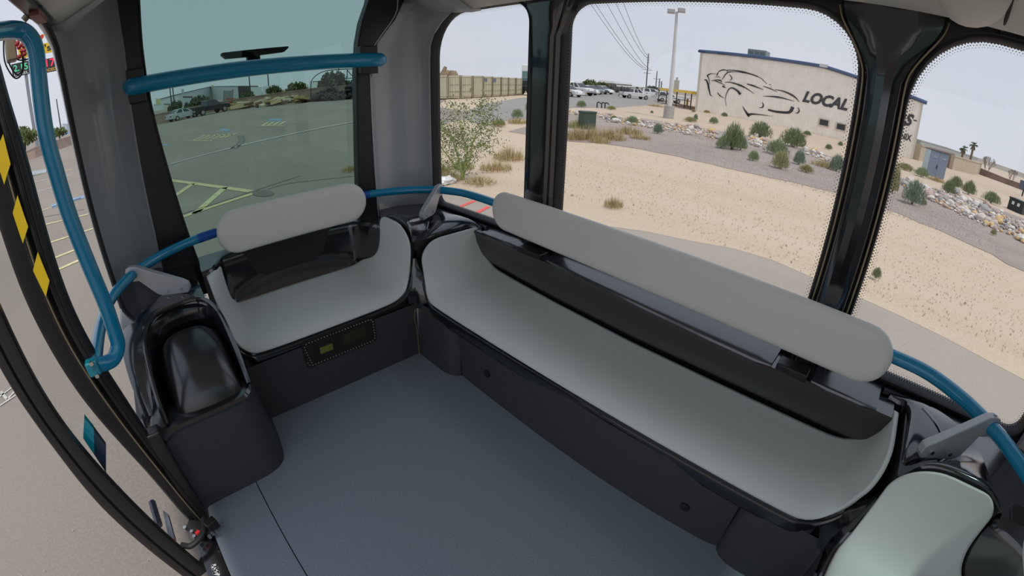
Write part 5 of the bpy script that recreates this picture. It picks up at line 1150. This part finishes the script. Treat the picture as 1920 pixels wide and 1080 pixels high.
# dark screened fence, low white roofs and trees at the yard's far end
g1, g2 = G(1141, 174.5), G(1192, 174.5); g1.z = g2.z = 0; fn = thing('screen_fence', tuple((g1+g2)/2), 'dark screened chain-link fence across the far yard', 'fence'); z1, z2 = HT(g1, 1141, 162), HT(g2, 1192, 167)
for i in range(8):
    a, b = g1.lerp(g2, i/8), g1.lerp(g2, (i+.97)/8); MB().add([a+Vector((0, 0, .1)), b+Vector((0, 0, .1)), b+Vector((0, 0, lerp(z1, z2, i/8))), a+Vector((0, 0, lerp(z1, z2, i/8)))], [(0, 1, 2, 3)]).build('screen_panel', mat('screen_dark', (.045, .045, .05), .9), fn, solid=(.03, 0))
    MB().tube([g1.lerp(g2, i/8), g1.lerp(g2, i/8)+Vector((0, 0, z1+.1))], .07, 6).build('post', POLE, fn)
for (xa, xb, yb, yt_, lb_) in ((1122, 1184, 171, 153, 'long low white-roofed shed beyond the parked row'), (1155, 1192, 172.5, 161, 'pale flat-roofed block behind the dark fence')):
    a, b = G(xa, yb), G(xb, yb); a.z = b.z = 0; h = HT((a+b)/2, (xa+xb)/2, yt_); n = Vector((a.x, a.y, 0)).normalized(); s = thing('white_shed', tuple((a+b)/2), lb_, 'building')
    MB().extr([a, b, b+Vector((0, 0, h*.8)), a+Vector((0, 0, h*.8))], n*10).build('wall', mat('shed_brown', (.25, .22, .20), .8), s)
    MB().extr([a-n+Vector((0, 0, h*.82)), b-n+Vector((0, 0, h*.82)), b-n+Vector((0, 0, h)), a-n+Vector((0, 0, h))], n*12).build('roof', mat('shed_white', (.68, .68, .68), .6), s)
# square tan tower left of the hall
a = G(1267, 176); tw = thing('silo_tower', tuple(a), 'tan tower rising behind the hall corner', 'tower'); h = HT(a, 1272, 146); s = math.hypot(a.x, a.y)/860
MB().box((a.x, a.y, h*.42), (9*s, 9*s, h*.84), .4).build('shaft', mat('tower_tan', (.45, .42, .34), .8), tw); MB().box((a.x, a.y, h*.92), (4*s, 4*s, h*.2), .4).build('head', mat('tower_tan', (.45, .42, .34), .8), tw)
def tree(px, py, wpx, pt, leaf, label, kind='crown', seed=1, group='distant trees'):
    g = G(px, py); d = math.hypot(g.x, g.y); h = HT(g, px, pt)
    return plant('bushy_tree' if kind == 'crown' else 'bare_tree', kind, leaf, (g.x, g.y, 0), wpx*d/870/2, h, label, 'tree', group, seed=seed)
for q in ((1105, 173, 34, 147, 'tree_green', 'bright green tree behind the parked row'), (1128, 172, 30, 152, 'tree_green', 'lower green tree at the white shed end'), (1055, 172, 16, 149, 'dark_tree', 'dark tree beside the narrow post'), (1188, 172, 20, 161, 'dark_tree', 'low tree at the fence end'), (1222, 171, 24, 160, 'dark_tree', 'low tree behind the tallest utility pole'), (1208, 171, 14, 163, 'tree_green', 'small tree left of the tallest utility pole')): tree(*q)
# right-hand background: block walls, low roofs, palms, bare trees
BLK_W = mat('tan_block', (.50, .42, .32), .9, noise=(4, .12)); BRW = mat('brown_block', (.27, .19, .15), .9, noise=(3, .15))
def wallrun(name, pts, thick, m, label, cat='wall'):
    """pts: (base px, base py, top py)"""
    W_ = [(G(x, y), x, t) for x, y, t in pts]; r = thing(name, tuple(W_[0][0]), label, cat); k = 0
    for (a, xa, ta), (b, xb, tb) in zip(W_, W_[1:]):
        a = Vector((a.x, a.y, 0)); b = Vector((b.x, b.y, 0)); ha, hb = HT(a, xa, ta), HT(b, xb, tb); n = Vector((-(b-a).y, (b-a).x, 0)).normalized(); n = n if n.dot(a) > 0 else -n
        MB().extr([a, b, b+Vector((0, 0, hb)), a+Vector((0, 0, ha))], n*thick).build('wall_section', m, r)
        MB().extr([a-n*.04+Vector((0, 0, ha)), b-n*.04+Vector((0, 0, hb)), b-n*.04+Vector((0, 0, hb+.10)), a-n*.04+Vector((0, 0, ha+.10))], n*(thick+.08)).build('coping', m, r)
    return r
wallrun('brown_shed', [(1716, 299, 274), (1722, 301, 272)], 6, BRW, 'brown shed end right behind the hall corner', 'building')
wallrun('blockwork_boundary', [(1722, 301.5, 272), (1745, 306, 279)], 4, mat('ribbed_tan', (.48, .41, .30), .8, noise=(3, .1)), 'ribbed tan wall between the hall and the steel cabinet')
wallrun('blockwork_boundary', [(1785, 318, 292), (1826, 328, 303.5), (1837, 326.5, 306)], .4, BLK_W, 'tan boundary wall right of the steel cabinet')
wallrun('blockwork_boundary', [(1836, 327, 316), (1880, 343, 334), (1925, 360, 350)], .3, BRW, 'long brown boundary wall running off the frame')
wallrun('flat_roofed_hall', [(1722, 287, 263), (1770, 298, 276), (1830, 313, 297)], 12, mat('far_roof', (.36, .38, .38), .8), 'low grey flat-roofed building in the far distance', 'building')
for px, py, lb_ in ((1801, 306, 'shorter fan palm with a drooping brown skirt'), (1817, 310, 'taller fan palm with a green crown')):
    g = G(px, py); g = Vector((g.x*.9, g.y*.9, 0)); d = math.hypot(g.x, g.y); top = HT(g, px, 276 if px < 1810 else 269); pm = thing('fan_palm', tuple(g), lb_, 'palm', 'fan palms'); s = d/880
    MB().tube([g, g+Vector((0, 0, top))], [s*2.2, s*1.8], 8).build('trunk', mat('palm_skirt', (.20, .13, .07), .9), pm)
    b = MB(); rnd = random.Random(px)
    for k in range(70): a = rnd.random()*6.28; q = g+Vector((math.cos(a), math.sin(a), 0))*s*2; b.add([q+Vector((0, 0, top-rnd.uniform(0, 6)*s)), q+Vector((math.cos(a)*2.5, math.sin(a)*2.5, -5+rnd.uniform(-3, 1)))*s+Vector((0, 0, top-2*s)), q+Vector((-math.sin(a)*2, math.cos(a)*2, -3))*s+Vector((0, 0, top-2*s))], [(0, 1, 2)])
    b.build('dead_skirt', mat('palm_skirt', (.20, .13, .07), .9), pm, kind='stuff')
    for k in range(16):
        a = k*2.4; e = rnd.uniform(-.5, .9); d_ = Vector((math.cos(a)*math.cos(e), math.sin(a)*math.cos(e), math.sin(e))); n = Vector((-d_.y, d_.x, 0)).normalized(); o_ = g+Vector((0, 0, top)); L = 8*s
        MB().add([o_, o_+d_*L*.55+n*L*.34, o_+d_*L-Vector((0, 0, L*.15))+n*L*.16, o_+d_*L*1.05-Vector((0, 0, L*.25)), o_+d_*L-Vector((0, 0, L*.15))-n*L*.16, o_+d_*L*.55-n*L*.34], [(0, 1, 2), (0, 2, 3), (0, 3, 4), (0, 4, 5)]).build('frond', mat('palm_green', (.09, .14, .05), .6), pm)
tree(1847, 331, 48, 283, 'bare_grey', 'grey leafless tree behind the tan wall end', 'bare', 6); tree(1893, 348, 36, 309, 'bare_grey', 'smaller grey leafless tree behind the brown wall', 'bare', 7)
tree(1922, 345, 12, 297, 'dark_tree', 'dark tree cut by the frame edge', 'crown', 2)
g = G(1916, 368); q = thing('lamp_post', tuple(g), 'dark post rising beside the green cabinet at the frame edge', 'post'); MB().tube([g, g+Vector((0, 0, HT(g, 1921, 330)))], .07, 8).build('shaft', POLE, q); MB().box(g+Vector((0, .25, .9)), (.1, .5, .7)).build('sign_box', mat('box_navy', (.10, .11, .16), .5), q)

# ================================================================== OUTSIDE: beyond the windshield
wallrun('blockwork_boundary', [(285, 235.5, 217), (330, 226, 208), (400, 210, 194), (480, 199, 181), (560, 191.5, 170), (610, 188, 164), (668, 185.5, 160)], .25, mat('lot_wall', (.33, .25, .18), .9, noise=(2, .15)), 'long tan block wall along the far side of the lot')
wallrun('blockwork_boundary', [(40, 305, 289), (68, 296, 277), (136, 271, 255)], .25, mat('lot_wall2', (.44, .33, .27), .9, noise=(2, .12)), 'tan block wall seen through the open door')
for q in ((332, 222, 30, 185.5, 'dark_tree', 'bushy tree above the silver sedan'), (376, 214, 44, 175.5, 'dark_tree', 'larger bushy tree above the dark pickup'), (352, 216, 12, 189, 'dark_tree', 'thin tree between two larger ones behind the sedan'), (466, 198, 32, 168, 'dark_tree', 'tree before the pale hall beside the star container'), (516, 192, 34, 157, 'tree_green', 'green tree left of the pair beyond the wall'), (557, 189, 46, 151, 'tree_green', 'larger green tree of the pair beyond the wall'), (625, 186, 58, 130, 'dark_tree', 'big dark tree under the steel hoop'), (655, 184, 40, 148, 'dark_tree', 'low dark tree beside the windshield frame'),
          (48, 285, 52, 232, 'tree_green', 'round green tree beyond the wall seen through the door'), (112, 262, 34, 236, 'tree_green', 'green tree by the lamp post seen through the door')): tree(*q, seed=2)
# pale long hall with dark roof edge
WH = mat('pale_hall', (.62, .66, .66), .7); DKR = mat('roof_edge', (.07, .05, .06), .6)
ph = thing('pale_hall', tuple(G(400, 200)), 'long pale hall with a dark gabled roof edge beyond the lot wall', 'building')
F = [(304, 209, 185), (338, 203, 176), (398, 191, 162), (440, 187, 161.5), (466, 185, 162)]
W_ = [(G(x, y)*1.35, x, t) for x, y, t in F]
for (a, xa, ta), (b, xb, tb) in zip(W_, W_[1:]):
    a = Vector((a.x, a.y, 0)); b = Vector((b.x, b.y, 0)); ha, hb = HT(a, xa, ta), HT(b, xb, tb)
    MB().extr([a, b, b+Vector((0, 0, hb)), a+Vector((0, 0, ha))], Vector((a.x, a.y, 0)).normalized()*8).build('wall', WH, ph); MB().tube([a+Vector((0, 0, ha)), b+Vector((0, 0, hb))], .22, 6).build('roof_edge', DKR, ph)
def panel_px(name, rect, k, m, parent, thick=.3):
    x0, x1, yt_, yb = rect; g = G((x0+x1)/2, 199-(x0-390)*.09)*k; R_ = math.hypot(g.x, g.y)
    P = []
    for x, y in ((x0, yb), (x1, yb), (x1, yt_), (x0, yt_)):
        d = ray(x, y); h = math.hypot(d[0], d[1]); P.append(Vector((d[0]/h*R_, d[1]/h*R_, CAM[2]+d[2]/h*R_)))
    if name == 'body': P[0].z = P[1].z = 0
    return MB().extr(P, Vector((g.x, g.y, 0)).normalized()*thick).build(name, m, parent)
panel_px('canopy_slot', (343, 361, 180.5, 183.5), 1.32, DKR, ph); panel_px('roof_box', (340, 345, 167, 175), 1.34, mat('vent_grey', (.4, .45, .5), .5), ph); panel_px('roof_box', (396, 401, 159.5, 163), 1.34, mat('tower_tan', (.45, .42, .34), .8), ph)
def prop(name, label, cat, rects, k=1.2, group=None):
    x0, x1, yt_, yb = rects[0][1]; r = thing(name, tuple(G((x0+x1)/2, 199-(x0-390)*.09)*k), label, cat, group)
    for n_, rc_, m_ in rects: panel_px(n_, rc_, k, m_, r, 1.5 if n_ == 'body' else .2)
    return r
prop('slatted_hut', 'grey slatted loading hut with a dark frame before the pale hall', 'hut', [('body', (419, 437, 170, 188), mat('hut_grey', (.20, .21, .21), .8))]+[('slat', (421, 434, 172+3.4*i, 173.4+3.4*i), DKR) for i in range(4)]+[('corner_post_or_gap_shade', (435.6, 437.4, 168, 189), DKR), ('corner_post_or_gap_shade', (418.6, 420, 171, 189), DKR)], 1.25)
prop('red_stack', 'dull red stacked material at the foot of the slatted hut', 'stack', [('body', (424, 443, 184.5, 190), mat('dull_red', (.28, .07, .06), .8))], 1.12)
prop('yellow_roof', 'yellow and black roof edge right of the pale hall', 'building', [('body', (446, 484, 161, 168), DKR), ('fascia', (454, 470, 163.8, 167), YC)], 1.36)
starc = prop('white_container', 'white container painted with a blue star beyond the lot wall', 'container', [('body', (468, 491, 163, 180), WH)], 1.22)
prop('white_container', 'white lattice-fronted container right of the star', 'container', [('body', (492.5, 504, 161.5, 178), WH)]+[('frame_bar', (493+3*i, 493.6+3*i, 162, 177.5), mat('vent_grey', (.4, .45, .5), .5)) for i in range(4)], 1.2)
g = G(484.3, 190.5)*1.18; R_ = math.hypot(g.x, g.y); P = []
for k in range(10):
    a = -PI/2+k*PI/5+.08; q = 4.6 if k % 2 == 0 else 1.9; d = ray(484.3+q*.8*math.cos(a), 171.8+q*1.1*math.sin(a)); h = math.hypot(d[0], d[1]); P.append(Vector((d[0]/h*R_, d[1]/h*R_, CAM[2]+d[2]/h*R_)))
MB().extr(P, Vector((g.x, g.y, 0)).normalized()*.1).build('painted_star', mat('star_blue', (.02, .05, .22), .5), starc)
prop('white_tank', 'white rounded tank beside the tyre heap', 'tank', [('body', (574, 584, 167, 178), WH)], 1.02)
prop('pale_shed', 'pale shed wall behind the tyre heap', 'building', [('body', (580, 620, 152.5, 166), WH), ('door', (592, 598, 158, 166), mat('vent_grey', (.4, .45, .5), .5))], 1.3)
prop('yellow_shed', 'yellowish box shed at the left end of the pale hall', 'building', [('body', (292, 303, 185, 197), mat('shed_yellow', (.55, .50, .25), .7)), ('window', (296, 299, 188, 191), DKR)], 1.3)
prop('white_shed', 'small white shed beside the windshield frame behind the wall', 'building', [('body', (288, 306, 197, 213), WH), ('roof', (288, 307, 195.5, 198), mat('vent_grey', (.4, .45, .5), .5))], 1.12)
prop('cream_hut', 'cream hut between the white shed and the trees', 'building', [('body', (308, 318, 196, 211), mat('cream_hut', (.55, .52, .42), .8)), ('roof', (307, 319, 194.5, 196.5), DKR)], 1.1)
# sign board at the tyre heap
g = G(643, 182.5); sb = thing('notice_board', tuple(g), 'white notice board on a grey post beside the tyre heap', 'sign'); h0 = HT(g, 643, 149); u = Vector((g.y, -g.x, 0)).normalized(); s = math.hypot(g.x, g.y)/850
MB().tube([g, g+Vector((0, 0, h0))], s*.9, 8).build('post', mat('post_grey', (.25, .27, .30), .5), sb); MB().box(g+u*s*6+Vector((0, 0, h0-s*5)), (s*8, .08, s*9), math.atan2(u.y, u.x)).build('board', WHITE, sb)
MB().box(g+u*s*6+Vector((0, 0, h0-s*3))-Vector((g.x, g.y, 0)).normalized()*.06, (s*5, .04, s*2), math.atan2(u.y, u.x)).build('print', RED, sb)
# steel hoop frame
hp_ = thing('steel_hoop', tuple(G(630, 184)), 'curved dark steel hoop frame beyond the tyre heap', 'frame'); g = G(620, 186.5); R_ = math.hypot(g.x, g.y)
def rp(x, y, k=1.0):
    d = ray(x, y); h = math.hypot(d[0], d[1]); return Vector((d[0]/h*R_*k, d[1]/h*R_*k, CAM[2]+d[2]/h*R_*k))
for q, nm in (([(583, 184), (583, 158), (585, 150), (592, 142), (602, 136), (616, 132), (640, 130), (668, 129)], 'main_arch'), ([(586, 153), (610, 151.5), (640, 148), (668, 146)], 'lower_rail'), ([(635, 128), (636, 148)], 'strut'), ([(651, 131), (660, 142), (669, 148)], 'strut'), ([(667, 128), (667, 148)], 'strut'), ([(651, 131), (651, 146)], 'strut')):
    MB().tube(spline([rp(*p) for p in q], 4), .055, 6).build(nm, POLE, hp_)
# heap of worn tyres
random.seed(8); b = MB(); b.torus((0, 0, 0), (0, 0, 1), .30, .12, 14, 6); o = b.build('worn_tyre', mat('worn_tyre', (.035, .034, .04), .75)); tm = o.data; bpy.data.objects.remove(o)
c0, c1_ = G(575, 190.5), G(645, 187.2); hw = (c1_-c0).length/2; cc = (c0+c1_)/2; d = (c1_-c0).normalized(); n = Vector((-d.y, d.x, 0)); zt_ = HT(cc, 612, 159)
cnt = 0
while cnt < 260:
    x = random.uniform(-1, 1); y = random.uniform(-1, .5); prof_ = zt_*max(.08, (1-abs((x-.1))**1.6))*max(.1, 1-abs(y)*.7)
    z = prof_*random.uniform(.55, 1.0) if random.random() < .8 else random.uniform(.1, prof_)
    o = bpy.data.objects.new('worn_tyre', tm); COL.objects.link(o); o.location = cc+d*x*hw+n*(y*2.2+1.2 if n.dot(cc) > 0 else -y*2.2-1.2)+Vector((0, 0, max(.2, z-.15))); o.rotation_euler = (random.uniform(-1.3, 1.3), random.uniform(-1.3, 1.3), random.random()*6); s = random.uniform(.85, 1.25); o.scale = (s, s, s)
    hh_ = o.location.z/zt_; tl = abs(o.rotation_euler.x)+abs(o.rotation_euler.y)
    tag(o, f"worn black tyre {'lying flat' if tl < .7 else 'leaning' if tl < 1.5 else 'upright'} {'at the foot' if hh_ < .2 else 'low down' if hh_ < .4 else 'halfway up' if hh_ < .6 else 'near the crest'}, {('left end', 'left flank', 'left of centre', 'right of centre', 'right flank', 'right end')[min(5, int((x+1)*3))]} of the large heap", 'tyre', 'tyres in the large heap'); cnt += 1
c0, c1_ = G(646, 187), G(672, 185.2); 
for k in range(44):
    t = random.random(); g = c0.lerp(c1_, t); z = random.uniform(.15, 1.5)
    o = bpy.data.objects.new('worn_tyre', tm); COL.objects.link(o); o.location = (g.x+random.uniform(0, 1.2), g.y+random.uniform(0, 1.2), z); o.rotation_euler = (random.uniform(-1, 1), random.uniform(-1, 1), 0)
    tag(o, f"worn tyre {'at the foot' if z < .5 else 'midway up' if z < 1 else 'on top'}, {('left end', 'left half', 'right half', 'right end')[min(3, int(t*4))]} of the low heap by the notice board", 'tyre', 'tyres in the low heap')
# lumber and pallets dumped along the wall
LUM = [mat('lumber_%d' % k, c, .85) for k, c in enumerate(((.42, .30, .14), (.50, .38, .22), (.24, .13, .08), (.30, .05, .05), (.20, .15, .10), (.55, .48, .34)))]
for k in range(58):
    px = random.uniform(424, 574); py = 207.5-(px-424)*.103+random.uniform(-3.2, .4); g = G(px, py); ci = random.choices(range(6), (5, 4, 3, 2 if px < 495 else .2, 3, 2))[0]
    o = MB().box((0, 0, 0), (random.uniform(1.2, 3.0), random.uniform(.25, .9), random.uniform(.12, .5))).build('timber_stack', LUM[ci], bevel=(.02, 1))
    o.location = (g.x, g.y, random.uniform(.15, .75)); o.rotation_euler = (random.uniform(-.2, .2), random.uniform(-.2, .2), random.uniform(-.3, .9))
    tag(o, ['tawny', 'light tan', 'dark brown', 'dull red', 'grey-brown', 'pale'][ci]+' timber bundle '+('just right of the navy pickup', 'before the slatted hut', 'before the white star container', 'before the left green tree', 'before the right green tree', 'next to the tyre heap')[min(5, int((px-424)/25))]+(', high on the debris' if o.location.z > .5 else ', low on the ground'), 'timber', 'timber along the wall')
g = G(486, 196); q = MB().cyl((g.x, g.y, .5), (0, 0, 1), .25, 1.0, 10).build('barrier_post', WHITE); tag(q, 'small white barrier post among the timber', 'post')
# steel grating lying on the lot seen through the door
gt = thing('grating', tuple(G(62, 322)), 'grey steel grating lying on the lot seen through the door', 'grating')
a, b, c, d_ = [G(*q, .06) for q in ((42, 325), (86, 318), (86, 323), (42, 332))]
for k in range(6): MB().tube([a.lerp(d_, k/5), b.lerp(c, k/5)], .03, 5).build('bar', mat('vent_grey', (.4, .45, .5), .5), gt)
for k in range(5): MB().tube([a.lerp(b, k/4), d_.lerp(c, k/4)], .03, 5).build('cross_bar', mat('vent_grey', (.4, .45, .5), .5), gt)
# roadside price sign seen through the door
gs = G(72, 283)*1.5; gs.z = 0; R_ = math.hypot(gs.x, gs.y); sg = thing('pylon_sign', tuple(gs), 'roadside pylon sign with a heart, a yellow name board and price panels', 'sign')
def sp_(x, y):
    d = ray(x, y); h = math.hypot(d[0], d[1]); return Vector((d[0]/h*R_, d[1]/h*R_, CAM[2]+d[2]/h*R_))
un = Vector((gs.x, gs.y, 0)).normalized(); ux = Vector((un.y, -un.x, 0))
def board(name, x0, x1, y0_, y1_, m, parent, off=0, th=.4):
    A, B = sp_(x0, (y0_+y1_)/2), sp_(x1, (y0_+y1_)/2); C1, C2 = sp_((x0+x1)/2, y1_), sp_((x0+x1)/2, y0_)
    c = Vector(((A.x+B.x)/2, (A.y+B.y)/2, (C1.z+C2.z)/2)); w = (Vector((A.x, A.y, 0))-Vector((B.x, B.y, 0))).length; h = abs(C2.z-C1.z)
    MB().box(c-un*off, (w, th, h), math.atan2(ux.y, ux.x)).build(name, m, parent); return c, w, h
SY = mat('sign_yellow', (.85, .52, .01), .5); SR = mat('sign_red', (.55, .03, .04), .5); SDK = mat('sign_dark', (.03, .035, .035), .5); SG = mat('sign_green', (.02, .13, .09), .5); LED = mat('led_red', (.6, .02, .05), .5, emit=(.9, .03, .08, 1.0)); LEDG = mat('led_green', (.05, .4, .2), .5, emit=(.10, .55, .30, .7)); SO = mat('sign_orange', (.85, .45, .08), .5)
c, w, h = board('name_board', 34, 103, 84.5, 103.5, SY, sg)
text('lettering', "Love's", c-ux*w*.44-Vector((0, 0, h*.32)), ux, (0, 0, 1), h*.72, w*.84, SDK, sg, 0, .02, .25)
c, w, h = board('price_panel', 22, 56, 117, 142, SDK, sg); text('price_digits', '2.15', c-ux*w*.40-Vector((0, 0, h*.12)), ux, (0, 0, 1), h*.5, w*.8, LEDG, sg, 0, .01, .25); text('lettering', 'DIESEL', c-ux*w*.40-Vector((0, 0, h*.44)), ux, (0, 0, 1), h*.2, w*.8, WHITE, sg, 0, .01, .25)
c, w, h = board('price_panel', 64, 106.5, 111, 137, SR if False else SDK, sg); text('price_digits', '2.17', c-ux*w*.40-Vector((0, 0, h*.10)), ux, (0, 0, 1), h*.56, w*.84, LED, sg, 0, .012, .25); text('lettering', 'UNLEADED', c-ux*w*.46-Vector((0, 0, h*.44)), ux, (0, 0, 1), h*.22, w*.92, SO, sg, 0, .012, .25)
hc = sp_(76.5, 69.5); sc_ = (sp_(70, 69.5)-sp_(84, 69.5)).length/34
hp2 = [(16*math.sin(t)**3, 13*math.cos(t)-5*math.cos(2*t)-2*math.cos(3*t)-math.cos(4*t)) for t in [2*PI*k/40 for k in range(40)]]
for q, m_, o_, nm in ((1.0, SO, 0, 'heart_border'), (.78, mat('heart_red', (.75, .05, .03), .4), .25, 'heart')):
    MB().extr([hc+ux*x*sc_*q+Vector((0, 0, y*sc_*q))-un*o_ for x, y in hp2], un*.3).build(nm, m_, sg)
MB().tube([Vector((gs.x, gs.y, 0))+ux*.0, Vector((gs.x, gs.y, hc.z))+un*.4], .35, 10).build('pylon', mat('post_grey', (.25, .27, .30), .5), sg)
prop('blue_shed', 'blue-white industrial shed behind the wall seen through the door', 'building', [('body', (117, 131, 232, 251), mat('shed_blue', (.35, .45, .58), .7))]+[('stripe', (119+4*i, 120.4+4*i, 233, 250), WHITE) for i in range(3)], 1.3)
